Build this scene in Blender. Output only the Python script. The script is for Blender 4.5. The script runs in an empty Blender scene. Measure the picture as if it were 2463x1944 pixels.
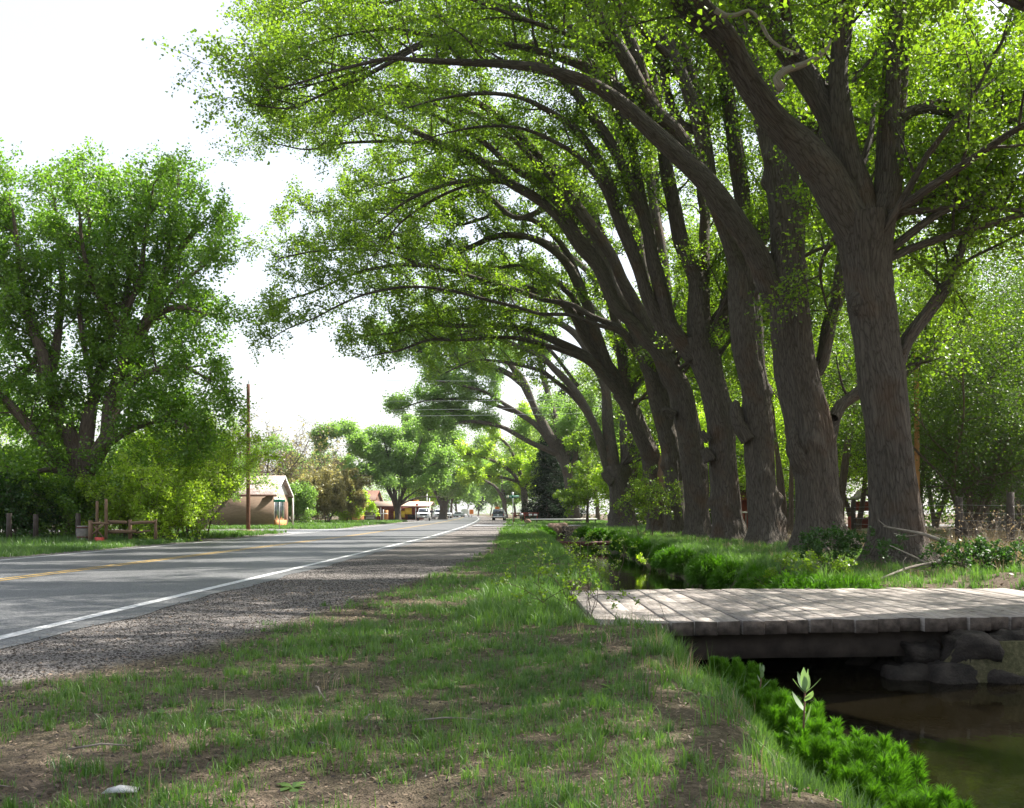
import bpy, math, random
import numpy as np
from mathutils import Vector
R = math.radians
C = bpy.context.scene.collection
sc = bpy.context.scene
# ------------------------------------------------------------------ camera, sky, sun, exposure
FPX, CX, HY, CH = 2400.0, 1231.5, 1235.0, 1.10     # focal length in photo pixels, centre, horizon row, eye height
cam = bpy.data.cameras.new('camera'); camo = bpy.data.objects.new('camera', cam); C.objects.link(camo)
camo.location = (0, 0, CH); camo.rotation_euler = (R(90), 0, 0)
cam.sensor_width = 36.0; cam.lens = 36.0*FPX/2463.0
cam.shift_y = (HY-972.0)/2463.0
cam.clip_start = .1; cam.clip_end = 6000
sc.camera = camo
SUN = Vector((.76, .46, 1.0)).normalized()        # direction towards the sun
w = bpy.data.worlds.new('World'); sc.world = w; w.use_nodes = True
nt = w.node_tree; nt.nodes.clear()
sk = nt.nodes.new('ShaderNodeTexSky'); sk.sky_type = 'NISHITA'; sk.sun_disc = False
sk.sun_elevation = math.asin(SUN.z); sk.sun_rotation = math.atan2(SUN.x, SUN.y)
sk.air_density = 1.2; sk.dust_density = 3.0; sk.ozone_density = .6
bg = nt.nodes.new('ShaderNodeBackground'); bg.inputs[1].default_value = .10
ow = nt.nodes.new('ShaderNodeOutputWorld')
whiten = nt.nodes.new('ShaderNodeMix'); whiten.data_type = 'RGBA'; whiten.inputs[0].default_value = .55; whiten.inputs[7].default_value = (4.3, 4.35, 4.5, 1)   # white added to the sky colour so that it renders white
nt.links.new(sk.outputs[0], whiten.inputs[6]); nt.links.new(whiten.outputs[2], bg.inputs[0]); nt.links.new(bg.outputs[0], ow.inputs[0])
sl = bpy.data.lights.new('sun', 'SUN'); sl.energy = 5.0; sl.angle = R(.5); sl.color = (1, .95, .86)
so = bpy.data.objects.new('sun', sl); C.objects.link(so); so.location = (40, 60, 90)
so.rotation_euler = SUN.to_track_quat('Z', 'Y').to_euler()
sc.view_settings.view_transform = 'Standard'; sc.view_settings.look = 'None'
sc.view_settings.exposure = 1.6; sc.view_settings.gamma = 1
sc.render.engine = 'CYCLES'
cy = sc.cycles
cy.use_denoising = True; cy.max_bounces = 7; cy.diffuse_bounces = 4; cy.glossy_bounces = 3
cy.transmission_bounces = 5; cy.volume_bounces = 0; cy.sample_clamp_indirect = 6
rng = np.random.default_rng(7); random.seed(7)

# ------------------------------------------------------------------ helpers
def tag(o, label=None, cat=None, group=None, kind=None):
    if label: o['label'] = label
    if cat: o['category'] = cat
    if group: o['group'] = group
    if kind: o['kind'] = kind
    return o
def empty(name, loc, label, cat, group=None, rz=0):
    o = bpy.data.objects.new(name, None); C.objects.link(o); o.location = loc; o.rotation_euler = (0, 0, rz)
    o.empty_display_size = .2
    return tag(o, label, cat, group)
def npmesh(name, V, faces, mat, parent=None, smooth=False, attrs=None, local=False):
    """V (n,3); faces: list of int arrays (m,k)"""
    V = np.asarray(V, dtype=np.float64)
    if parent is not None and not local: V = V - np.array(parent.location)
    faces = [np.asarray(f, dtype=np.int64) for f in faces if len(f)]
    me = bpy.data.meshes.new(name)
    me.vertices.add(len(V)); me.vertices.foreach_set('co', V.astype(np.float32).ravel())
    loops = np.concatenate([f.ravel() for f in faces]); tot = np.concatenate([np.full(len(f), f.shape[1]) for f in faces])
    me.loops.add(len(loops)); me.loops.foreach_set('vertex_index', loops.astype(np.int32))
    me.polygons.add(len(tot)); st = np.concatenate([[0], np.cumsum(tot)[:-1]])
    me.polygons.foreach_set('loop_start', st.astype(np.int32))
    try: me.polygons.foreach_set('loop_total', tot.astype(np.int32))
    except Exception: pass
    if smooth: me.polygons.foreach_set('use_smooth', np.ones(len(tot), dtype=bool))
    for k, a in (attrs or {}).items():
        a = np.asarray(a, dtype=np.float32)
        if a.ndim == 1:
            at = me.attributes.new(k, 'FLOAT', 'POINT'); at.data.foreach_set('value', a)
        else:
            at = me.attributes.new(k, 'FLOAT_VECTOR', 'POINT'); at.data.foreach_set('vector', a.ravel())
    me.update(calc_edges=True); me.validate()
    me.materials.append(mat)
    o = bpy.data.objects.new(name, me); C.objects.link(o)
    if parent is not None: o.parent = parent
    return o
class MB:
    def __init__(s): s.V = []; s.F = []
    def add(s, V, F):
        n = len(s.V); s.V += [tuple(v) for v in V]; s.F += [tuple(i+n for i in f) for f in F]; return s
    def box(s, c, d, rz=0, b=0):
        cx, cy_, cz = c; x, y, z = d[0]/2, d[1]/2, d[2]/2; V = []
        for dz in (-z, z):
            for dx, dy in ((-x, -y), (x, -y), (x, y), (-x, y)):
                V.append((cx+dx*math.cos(rz)-dy*math.sin(rz), cy_+dx*math.sin(rz)+dy*math.cos(rz), cz+dz))
        return s.add(V, [(0, 3, 2, 1), (4, 5, 6, 7), (0, 1, 5, 4), (1, 2, 6, 5), (2, 3, 7, 6), (3, 0, 4, 7)])
    def prism(s, pts, a, b, axis='x'):
        n = len(pts); V = []
        for t in (a, b):
            for (u, v) in pts: V.append((t, u, v) if axis == 'x' else ((u, t, v) if axis == 'y' else (u, v, t)))
        F = [tuple(range(n))[::-1], tuple(range(n, 2*n))] + [(i, (i+1) % n, n+(i+1) % n, n+i) for i in range(n)]
        return s.add(V, F)
    def tube(s, p, q, r, r2=None, n=10):
        V, F, _ = tube([p, q], [r, r if r2 is None else r2], n, cap=True)
        return s.add(V, [tuple(f) for ff in F for f in ff])
    def path(s, pts, rs, n=8):
        V, F, _ = tube(pts, rs, n, cap=True)
        return s.add(V, [tuple(f) for ff in F for f in ff])
    def build(s, name, mat, parent=None, smooth=False, local=False, bevel=0, recalc=True):
        byk = {}
        for f in s.F: byk.setdefault(len(f), []).append(f)
        o = npmesh(name, s.V, [np.array(v) for v in byk.values()], mat, parent, smooth, local=local)
        if recalc:
            import bmesh
            bm = bmesh.new(); bm.from_mesh(o.data); bmesh.ops.recalc_face_normals(bm, faces=bm.faces); bm.to_mesh(o.data); bm.free()
        if bevel:
            m = o.modifiers.new('bevel', 'BEVEL'); m.width = bevel; m.segments = 2; m.limit_method = 'ANGLE'
        return o
def catmull(P, step):
    P = np.asarray(P, float)
    if len(P) < 3: 
        n = max(2, int(np.linalg.norm(P[-1, :3]-P[0, :3])/step)+1); t = np.linspace(0, 1, n)[:, None]; return P[0]*(1-t)+P[-1]*t
    Q = np.vstack([2*P[0]-P[1], P, 2*P[-1]-P[-2]]); out = []
    for i in range(1, len(Q)-2):
        a, b, c, d = Q[i-1], Q[i], Q[i+1], Q[i+2]
        n = max(1, int(np.linalg.norm((c-b)[:3])/step)); t = np.arange(n)[:, None]/n
        out.append(.5*((2*b)+(-a+c)*t+(2*a-5*b+4*c-d)*t**2+(-a+3*b-3*c+d)*t**3))
    out.append(P[-1:]); return np.vstack(out)
def tube(P, rad, n, cap=False, disp=None, s0=0):
    P = np.asarray(P, float); rad = np.asarray(rad, float); m = len(P)
    T = np.gradient(P, axis=0) if m > 2 else np.repeat((P[-1]-P[0])[None], 2, 0)
    T /= (np.linalg.norm(T, axis=1)[:, None]+1e-9)
    up = np.array([0, 1, 0.]) if abs(T[0, 1]) < .8 else np.array([1., 0, 0])
    u = np.cross(T[0], up); u /= np.linalg.norm(u); U = [u]
    for i in range(1, m):
        u = U[-1]-T[i]*np.dot(U[-1], T[i]); U.append(u/(np.linalg.norm(u)+1e-9))
    U = np.array(U); W = np.cross(T, U)
    th = np.arange(n)*2*np.pi/n
    s = s0+np.concatenate([[0], np.cumsum(np.linalg.norm(np.diff(P, axis=0), axis=1))])
    rr = np.repeat(rad[:, None], n, 1)
    if disp is not None: rr = rr*disp(th[None, :], s[:, None], rad[:, None])
    V = P[:, None]+rr[..., None]*(np.cos(th)[None, :, None]*U[:, None]+np.sin(th)[None, :, None]*W[:, None])
    bark = np.stack([np.cos(th)[None, :]*rad[:, None], np.sin(th)[None, :]*rad[:, None], np.repeat(s[:, None], n, 1)], -1)
    i = np.arange(m-1)[:, None]*n; j = np.arange(n)[None]; k = (j+1) % n
    F = [np.stack([i+j, i+k, i+n+k, i+n+j], -1).reshape(-1, 4)]
    if cap: F += [np.arange(n)[None, ::-1], (np.arange(n)+(m-1)*n)[None]]
    return V.reshape(-1, 3), F, bark.reshape(-1, 3)
def sstep(a, b, x):
    t = np.clip((np.asarray(x, float)-a)/(b-a), 0., 1.); return t*t*(3-2*t)
def fn(x, y, s=1., ph=0.):
    """cheap smooth noise in about -1..1"""
    x = np.asarray(x)*s; y = np.asarray(y)*s
    return (np.sin(1.3*x+2.1*y+ph+1.7*np.sin(.7*y+ph))+np.sin(-2.3*x+1.1*y+2.3*ph+1.3*np.sin(1.1*x))+np.sin(3.1*x+.4*y+ph*1.7)*.6+np.sin(.5*x-3.7*y-ph)*.6)/3.2
# ------------------------------------------------------------------ materials
def newmat(name):
    m = bpy.data.materials.new(name); m.use_nodes = True; t = m.node_tree; t.nodes.clear()
    o = t.nodes.new('ShaderNodeOutputMaterial'); return m, t, o
def N(t, typ, **kw):
    n = t.nodes.new(typ)
    for k, v in kw.items():
        if k.startswith('i_'):
            key = k[2:]; key = int(key) if key.isdigit() else key.replace('_', ' ')
            n.inputs[key].default_value = v
        else: setattr(n, k, v)
    return n
def ramp(t, stops):
    r = t.nodes.new('ShaderNodeValToRGB'); e = r.color_ramp.elements
    while len(e) < len(stops): e.new(.5)
    for a, (p, c) in zip(e, stops): a.position = p; a.color = (*c, 1)
    return r
def simple(name, col, rough=.6, var=.25, scale=6, bump=.15, metal=0, coord='Object', spec=.4):
    m, t, o = newmat(name); L = t.links.new
    tc = N(t, 'ShaderNodeTexCoord'); n = N(t, 'ShaderNodeTexNoise', i_Scale=scale, i_Detail=6.)
    L(tc.outputs[coord], n.inputs['Vector'])
    c = np.array(col); r = ramp(t, [(.3, tuple(c*(1-var))), (.7, tuple(np.minimum(c*(1+var), 1)))])
    L(n.outputs[0], r.inputs[0]); b = N(t, 'ShaderNodeBsdfPrincipled', i_Roughness=rough, i_Metallic=metal)
    b.inputs['Specular IOR Level'].default_value = spec
    L(r.outputs[0], b.inputs['Base Color'])
    if bump:
        n2 = N(t, 'ShaderNodeTexNoise', i_Scale=scale*6, i_Detail=5.); L(tc.outputs[coord], n2.inputs['Vector'])
        bp = N(t, 'ShaderNodeBump', i_Strength=bump, i_Distance=.02); L(n2.outputs[0], bp.inputs['Height']); L(bp.outputs[0], b.inputs['Normal'])
    L(b.outputs[0], o.inputs[0]); return m
def leafmat(name, a, b, tr=(1.6, 1.9, .8), mix=.5, gloss=.05):
    """a/b: darkest and lightest leaf colours of the plant"""
    m, t, o = newmat(name); L = t.links.new
    at = N(t, 'ShaderNodeAttribute', attribute_name='rnd')
    r = ramp(t, [(0, a), (1, b)]); L(at.outputs['Fac'], r.inputs[0])
    d = N(t, 'ShaderNodeBsdfDiffuse'); L(r.outputs[0], d.inputs[0])
    mm = N(t, 'ShaderNodeMix', data_type='RGBA', blend_type='MULTIPLY'); mm.inputs[0].default_value = 1
    L(r.outputs[0], mm.inputs[6]); mm.inputs[7].default_value = (*tr, 1)
    tl = N(t, 'ShaderNodeBsdfTranslucent'); L(mm.outputs[2], tl.inputs[0])
    x = N(t, 'ShaderNodeMixShader'); x.inputs[0].default_value = mix
    L(d.outputs[0], x.inputs[1]); L(tl.outputs[0], x.inputs[2])
    g = N(t, 'ShaderNodeBsdfGlossy', i_Roughness=.45); x2 = N(t, 'ShaderNodeMixShader'); x2.inputs[0].default_value = gloss
    L(x.outputs[0], x2.inputs[1]); L(g.outputs[0], x2.inputs[2]); L(x2.outputs[0], o.inputs[0]); return m
def barkmat(name, dark, light, orange=(.16, .075, .03), sc_=17., oam=.35, bd=.05):
    m, t, o = newmat(name); L = t.links.new
    at = N(t, 'ShaderNodeAttribute', attribute_name='bark')
    mp = N(t, 'ShaderNodeMapping'); mp.inputs['Scale'].default_value = (1, 1, .13); L(at.outputs['Vector'], mp.inputs[0])
    nz = N(t, 'ShaderNodeTexNoise', i_Scale=3.5, i_Detail=3.); L(mp.outputs[0], nz.inputs['Vector'])
    mx = N(t, 'ShaderNodeVectorMath', operation='MULTIPLY_ADD'); L(nz.outputs['Color'], mx.inputs[0]); mx.inputs[1].default_value = (.3, .3, .3); L(mp.outputs[0], mx.inputs[2])
    vo = N(t, 'ShaderNodeTexVoronoi', feature='DISTANCE_TO_EDGE', i_Scale=sc_); L(mx.outputs[0], vo.inputs['Vector'])
    fi = N(t, 'ShaderNodeTexNoise', i_Scale=sc_*3, i_Detail=8., i_Roughness=.7); L(mp.outputs[0], fi.inputs['Vector'])
    rr = ramp(t, [(0, (.0, .0, .0)), (.10, (.38, .38, .38)), (.5, (.6, .6, .6))]); L(vo.outputs['Distance'], rr.inputs[0])
    h = N(t, 'ShaderNodeMath', operation='MULTIPLY_ADD'); L(fi.outputs[0], h.inputs[0]); h.inputs[1].default_value = 1.25; L(rr.outputs[0], h.inputs[2])
    cr = ramp(t, [(.35, dark), (1.0, tuple((np.array(dark)+np.array(light))/2)), ]); 
    dv = N(t, 'ShaderNodeMath', operation='DIVIDE'); L(h.outputs[0], dv.inputs[0]); dv.inputs[1].default_value = 1.75
    cr = ramp(t, [(.15, dark), (.85, light)]); L(dv.outputs[0], cr.inputs[0])
    big = N(t, 'ShaderNodeTexNoise', i_Scale=.9, i_Detail=3.); L(at.outputs['Vector'], big.inputs['Vector'])
    br = ramp(t, [(.55, (0, 0, 0)), (.75, (oam, oam, oam))]); L(big.outputs[0], br.inputs[0])
    cm = N(t, 'ShaderNodeMix', data_type='RGBA'); L(br.outputs[0], cm.inputs[0]); L(cr.outputs[0], cm.inputs[6]); cm.inputs[7].default_value = (*orange, 1)
    b = N(t, 'ShaderNodeBsdfPrincipled', i_Roughness=.9); b.inputs['Specular IOR Level'].default_value = .2
    L(cm.outputs[2], b.inputs['Base Color'])
    bp = N(t, 'ShaderNodeBump', i_Strength=1., i_Distance=bd); L(h.outputs[0], bp.inputs['Height']); L(bp.outputs[0], b.inputs['Normal'])
    L(b.outputs[0], o.inputs[0]); return m
M = {}
M['leaf'] = leafmat('leaf_green', (.055, .12, .016), (.20, .30, .03), tr=(1.7, 1.75, .6), mix=.58)
M['leaf_wood'] = leafmat('leaf_wood_green', (.028, .07, .011), (.095, .165, .02), tr=(1.7, 1.7, .5), mix=.52)  # darker copy of the leaf green, shade of the wood put into its colour
M['leaf_left'] = leafmat('leaf_fresh_green', (.055, .13, .018), (.20, .31, .03), mix=.5)
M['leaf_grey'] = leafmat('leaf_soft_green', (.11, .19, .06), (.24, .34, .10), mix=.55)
M['leaf_yel'] = leafmat('leaf_yellow_green', (.16, .25, .02), (.40, .48, .05), mix=.6)
M['leaf_dark'] = leafmat('leaf_deep_green', (.02, .06, .012), (.06, .13, .02), mix=.35)
M['leaf_red'] = leafmat('leaf_reddish', (.17, .17, .07), (.36, .34, .15), tr=(1.4, 1.3, .8))
M['needle'] = leafmat('needle', (.008, .022, .010), (.025, .05, .02), mix=.1, gloss=.02)
M['grass'] = leafmat('grass_blade', (.04, .098, .022), (.14, .235, .05), mix=.42)
M['dry'] = leafmat('dry_blade', (.25, .19, .11), (.42, .34, .21), tr=(1.1, 1, .8), mix=.3)
M['litter'] = leafmat('litter_bits', (.06, .04, .026), (.30, .22, .155), tr=(1, 1, 1), mix=.15)
M['fern'] = leafmat('fern_green', (.027, .09, .008), (.095, .21, .015), mix=.4, gloss=.02)
M['milk'] = leafmat('grey_green_leaf', (.14, .2, .12), (.22, .3, .18), mix=.3)
M['bark'] = barkmat('bark', (.026, .021, .018), (.185, .158, .132), oam=.35, bd=.07)
M['bark2'] = barkmat('bark_brown', (.05, .035, .025), (.2, .155, .12), sc_=14., bd=.03)
M['deadwood'] = barkmat('dead_wood', (.12, .10, .08), (.36, .32, .27), oam=0, bd=.01)
M['rawwood'] = barkmat('raw_wood', (.11, .065, .04), (.27, .18, .12), oam=.2, bd=.01)
M['stone'] = simple('stone', (.03, .024, .02), .9, .6, 7, 1.)
M['stone_red'] = simple('stone_red', (.26, .17, .12), .85, .35, 5, .5)
M['white'] = simple('white_paint', (.78, .78, .76), .45, .05, 3, .03)
M['carpaint'] = simple('white_car_paint', (.72, .73, .76), .2, .03, 2, 0, spec=.6)
M['suvpaint'] = simple('green_grey_car_paint', (.09, .115, .12), .25, .05, 2, 0, spec=.6)
M['glass'] = simple('tinted_glass', (.03, .04, .05), .08, .1, 2, 0, spec=.8)
M['black'] = simple('black_rubber', (.02, .02, .022), .8, .2, 8, .1)
M['chrome'] = simple('chrome', (.6, .6, .62), .25, .1, 4, 0, metal=.9)
M['headlamp'] = simple('lamp_lens', (.65, .65, .62), .15, .05, 4, 0)
M['redlens'] = simple('red_lens', (.35, .02, .02), .2, .05, 4, 0)
M['orange'] = simple('orange_sign', (.8, .22, .03), .5, .05, 4, 0)
M['yellow'] = simple('yellow_paint', (.72, .50, .04), .55, .1, 4, .05)
M['orangewood'] = simple('orange_wood', (.55, .25, .09), .7, .15, 4, .1)
M['redwood'] = simple('dark_red_wood', (.22, .045, .025), .7, .3, 5, .15)
M['rust'] = simple('rusty_red_steel', (.11, .035, .028), .7, .4, 7, .2)
M['signgreen'] = simple('sign_green', (.01, .22, .12), .4, .05, 4, 0)
M['metal'] = simple('galvanised_metal', (.35, .36, .36), .45, .15, 8, .05, metal=.5)
M['cloth'] = simple('dark_cloth', (.03, .03, .045), .9, .3, 9, .2)
M['skin'] = simple('skin', (.45, .28, .2), .6, .05, 9, 0)
M['brownwood'] = simple('brown_wood', (.13, .065, .04), .75, .3, 5, .2)
M['beamwood'] = simple('dark_beam_wood', (.055, .042, .034), .85, .4, 5, .4)
M['endgrain'] = simple('dark_end_grain', (.10, .078, .065), .9, .5, 14, .6)
M['greywood'] = simple('grey_wood', (.2, .18, .16), .85, .3, 6, .3)
def shingle():
    m, t, o = newmat('roof_shingles'); L = t.links.new
    tc = N(t, 'ShaderNodeTexCoord'); br = N(t, 'ShaderNodeTexBrick', i_Scale=1.)
    mp = N(t, 'ShaderNodeMapping'); mp.inputs['Rotation'].default_value = (0, 0, 0); L(tc.outputs['Object'], mp.inputs[0]); L(mp.outputs[0], br.inputs['Vector'])
    br.inputs['Color1'].default_value = (.46, .42, .39, 1); br.inputs['Color2'].default_value = (.32, .27, .25, 1); br.inputs['Mortar'].default_value = (.16, .11, .1, 1)
    br.inputs['Brick Width'].default_value = .3; br.inputs['Row Height'].default_value = .16; br.inputs['Mortar Size'].default_value = .015
    n = N(t, 'ShaderNodeTexNoise', i_Scale=3., i_Detail=6.); L(tc.outputs['Object'], n.inputs['Vector'])
    r = ramp(t, [(.35, (.6, .55, .5)), (.65, (1.25, 1.2, 1.2))]); L(n.outputs[0], r.inputs[0])
    mm = N(t, 'ShaderNodeMix', data_type='RGBA', blend_type='MULTIPLY'); mm.inputs[0].default_value = 1
    L(br.outputs[0], mm.inputs[6]); L(r.outputs[0], mm.inputs[7])
    b = N(t, 'ShaderNodeBsdfPrincipled', i_Roughness=.85); L(mm.outputs[2], b.inputs['Base Color']); L(b.outputs[0], o.inputs[0]); return m
def brick():
    m, t, o = newmat('brick'); L = t.links.new
    tc = N(t, 'ShaderNodeTexCoord'); sx = N(t, 'ShaderNodeSeparateXYZ'); cx_ = N(t, 'ShaderNodeCombineXYZ'); L(tc.outputs['Object'], sx.inputs[0])
    ad = N(t, 'ShaderNodeMath', operation='ADD'); L(sx.outputs[0], ad.inputs[0]); L(sx.outputs[1], ad.inputs[1])
    L(ad.outputs[0], cx_.inputs[0]); L(sx.outputs[2], cx_.inputs[1])
    br = N(t, 'ShaderNodeTexBrick', i_Scale=1.); L(cx_.outputs[0], br.inputs['Vector'])
    br.inputs['Color1'].default_value = (.30, .20, .135, 1); br.inputs['Color2'].default_value = (.24, .155, .10, 1); br.inputs['Mortar'].default_value = (.25, .2, .16, 1)
    br.inputs['Brick Width'].default_value = .24; br.inputs['Row Height'].default_value = .08; br.inputs['Mortar Size'].default_value = .008
    b = N(t, 'ShaderNodeBsdfPrincipled', i_Roughness=.85); L(br.outputs[0], b.inputs['Base Color']); L(b.outputs[0], o.inputs[0]); return m
M['shingle'] = shingle(); M['brick'] = brick()
def groundmat():
    m, t, o = newmat('ground'); L = t.links.new
    tc = N(t, 'ShaderNodeTexCoord'); g = N(t, 'ShaderNodeAttribute', attribute_name='gravel'); gr = N(t, 'ShaderNodeAttribute', attribute_name='green')
    def noise(s, d=6., r=.6):
        n = N(t, 'ShaderNodeTexNoise', i_Scale=s, i_Detail=d, i_Roughness=r); L(tc.outputs['Object'], n.inputs['Vector']); return n
    n1 = noise(1.2); n2 = noise(22., 8., .75); 
    dirt = ramp(t, [(.3, (.045, .030, .026)), (.5, (.105, .073, .06)), (.7, (.23, .165, .135))]); L(n2.outputs[0], dirt.inputs[0])
    grn = ramp(t, [(.3, (.045, .06, .02)), (.7, (.12, .14, .05))]); L(n2.outputs[0], grn.inputs[0])
    v = N(t, 'ShaderNodeTexVoronoi', i_Scale=95.); L(tc.outputs['Object'], v.inputs['Vector'])
    n3 = noise(140., 3.)
    grv = ramp(t, [(0, (.06, .053, .049)), (.6, (.145, .132, .125)), (1, (.36, .33, .31))])
    sx = N(t, 'ShaderNodeSeparateColor'); L(v.outputs['Color'], sx.inputs[0]); L(sx.outputs[0], grv.inputs[0])
    def noisy(a, lo, hi):
        ad = N(t, 'ShaderNodeMath', operation='MULTIPLY_ADD'); L(n1.outputs[0], ad.inputs[0]); ad.inputs[1].default_value = .8; L(a.outputs['Fac'], ad.inputs[2])
        r = ramp(t, [(lo, (0, 0, 0)), (hi, (1, 1, 1))]); L(ad.outputs[0], r.inputs[0]); return r
    ad = N(t, 'ShaderNodeMath', operation='MULTIPLY_ADD'); L(n1.outputs[0], ad.inputs[0]); ad.inputs[1].default_value = .6; L(gr.outputs['Fac'], ad.inputs[2])
    sb = N(t, 'ShaderNodeMath', operation='SUBTRACT', use_clamp=True); L(ad.outputs[0], sb.inputs[0]); sb.inputs[1].default_value = .3
    m1 = N(t, 'ShaderNodeMix', data_type='RGBA'); sb_ = N(t, 'ShaderNodeMath', operation='MULTIPLY'); L(sb.outputs[0], sb_.inputs[0]); sb_.inputs[1].default_value = .55; L(sb_.outputs[0], m1.inputs[0]); L(dirt.outputs[0], m1.inputs[6]); L(grn.outputs[0], m1.inputs[7])
    ad2 = N(t, 'ShaderNodeMath', operation='MULTIPLY_ADD'); L(n2.outputs[0], ad2.inputs[0]); ad2.inputs[1].default_value = .8; L(g.outputs['Fac'], ad2.inputs[2])
    sb2 = N(t, 'ShaderNodeMath', operation='MULTIPLY_ADD', use_clamp=True); L(ad2.outputs[0], sb2.inputs[0]); sb2.inputs[1].default_value = 2.2; sb2.inputs[2].default_value = -1.5
    m2 = N(t, 'ShaderNodeMix', data_type='RGBA'); L(sb2.outputs[0], m2.inputs[0]); L(m1.outputs[2], m2.inputs[6]); L(grv.outputs[0], m2.inputs[7])
    b = N(t, 'ShaderNodeBsdfPrincipled', i_Roughness=.95); b.inputs['Specular IOR Level'].default_value = .15; L(m2.outputs[2], b.inputs['Base Color'])
    hh = N(t, 'ShaderNodeMath', operation='ADD'); L(n2.outputs[0], hh.inputs[0]); L(v.outputs['Distance'], hh.inputs[1])
    bp = N(t, 'ShaderNodeBump', i_Strength=.7, i_Distance=.018); L(hh.outputs[0], bp.inputs['Height']); L(bp.outputs[0], b.inputs['Normal'])
    L(b.outputs[0], o.inputs[0]); return m
def asphalt(name='asphalt', base=.085):
    m, t, o = newmat(name); L = t.links.new; tc = N(t, 'ShaderNodeTexCoord')
    v = N(t, 'ShaderNodeTexVoronoi', i_Scale=70.); L(tc.outputs['Object'], v.inputs['Vector'])
    s = N(t, 'ShaderNodeSeparateColor'); L(v.outputs['Color'], s.inputs[0])
    n = N(t, 'ShaderNodeTexNoise', i_Scale=.5, i_Detail=5.); L(tc.outputs['Object'], n.inputs['Vector'])
    r = ramp(t, [(0, (base*.55, base*.56, base*.6)), (.6, (base, base*1.02, base*1.06)), (1, (base*2.2, base*2.2, base*2.2))]); L(s.outputs[0], r.inputs[0])
    r2 = ramp(t, [(.3, (.8, .8, .8)), (.7, (1.15, 1.15, 1.15))]); L(n.outputs[0], r2.inputs[0])
    mm = N(t, 'ShaderNodeMix', data_type='RGBA', blend_type='MULTIPLY'); mm.inputs[0].default_value = 1; L(r.outputs[0], mm.inputs[6]); L(r2.outputs[0], mm.inputs[7])
    b = N(t, 'ShaderNodeBsdfPrincipled', i_Roughness=.58); b.inputs['Specular IOR Level'].default_value = .5
    L(mm.outputs[2], b.inputs['Base Color'])
    bp = N(t, 'ShaderNodeBump', i_Strength=.4, i_Distance=.005); L(v.outputs['Distance'], bp.inputs['Height']); L(bp.outputs[0], b.inputs['Normal'])
    L(b.outputs[0], o.inputs[0]); return m
def watermat():
    m, t, o = newmat('canal_water'); L = t.links.new; tc = N(t, 'ShaderNodeTexCoord')
    mp = N(t, 'ShaderNodeMapping'); mp.inputs['Scale'].default_value = (1, .6, 1); L(tc.outputs['Object'], mp.inputs[0])
    n = N(t, 'ShaderNodeTexNoise', i_Scale=2.2, i_Detail=4.); L(mp.outputs[0], n.inputs['Vector'])
    n2 = N(t, 'ShaderNodeTexNoise', i_Scale=14., i_Detail=2.); L(mp.outputs[0], n2.inputs['Vector'])
    ad = N(t, 'ShaderNodeMath', operation='MULTIPLY_ADD'); L(n2.outputs[0], ad.inputs[0]); ad.inputs[1].default_value = .22; L(n.outputs[0], ad.inputs[2])
    b = N(t, 'ShaderNodeBsdfPrincipled', i_Roughness=.04, i_IOR=1.33); b.inputs['Specular IOR Level'].default_value = .11; b.inputs['Base Color'].default_value = (.005, .004, .002, 1)
    bp = N(t, 'ShaderNodeBump', i_Strength=.3, i_Distance=.014); L(ad.outputs[0], bp.inputs['Height']); L(bp.outputs[0], b.inputs['Normal'])
    L(b.outputs[0], o.inputs[0]); return m
def plankmat():
    m, t, o = newmat('weathered_planks'); L = t.links.new; tc = N(t, 'ShaderNodeTexCoord'); at = N(t, 'ShaderNodeAttribute', attribute_name='rnd')
    mp = N(t, 'ShaderNodeMapping'); mp.inputs['Scale'].default_value = (14, 1.1, 14); L(tc.outputs['Object'], mp.inputs[0])
    n = N(t, 'ShaderNodeTexNoise', i_Scale=2.5, i_Detail=8., i_Roughness=.7); L(mp.outputs[0], n.inputs['Vector'])
    r = ramp(t, [(.25, (.12, .105, .095)), (.5, (.30, .275, .255)), (.75, (.43, .40, .375))]); L(n.outputs[0], r.inputs[0])
    r2 = ramp(t, [(0, (.72, .70, .70)), (1, (1.15, 1.12, 1.1))]); L(at.outputs['Fac'], r2.inputs[0])
    k = N(t, 'ShaderNodeTexNoise', i_Scale=9., i_Detail=3.); L(tc.outputs['Object'], k.inputs['Vector'])
    kr = ramp(t, [(.28, (.3, .25, .22)), (.4, (1, 1, 1))]); L(k.outputs[0], kr.inputs[0])
    mm = N(t, 'ShaderNodeMix', data_type='RGBA', blend_type='MULTIPLY'); mm.inputs[0].default_value = 1; L(r.outputs[0], mm.inputs[6]); L(r2.outputs[0], mm.inputs[7])
    m3 = N(t, 'ShaderNodeMix', data_type='RGBA', blend_type='MULTIPLY'); m3.inputs[0].default_value = .8; L(mm.outputs[2], m3.inputs[6]); L(kr.outputs[0], m3.inputs[7])
    b = N(t, 'ShaderNodeBsdfPrincipled', i_Roughness=.85); b.inputs['Specular IOR Level'].default_value = .11; L(m3.outputs[2], b.inputs['Base Color'])
    bp = N(t, 'ShaderNodeBump', i_Strength=.7, i_Distance=.01); L(n.outputs[0], bp.inputs['Height']); L(bp.outputs[0], b.inputs['Normal'])
    L(b.outputs[0], o.inputs[0]); return m
M['ground'] = groundmat(); M['asphalt'] = asphalt(); M['water'] = watermat(); M['plank'] = plankmat()
M['pale_asphalt'] = asphalt('pale_asphalt', .2)
M['roadwhite'] = simple('worn_white_paint', (.50, .50, .50), .6, .4, 16, .2)
M['roadyellow'] = simple('worn_yellow_paint', (.42, .27, .07), .6, .35, 9, .1)

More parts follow.
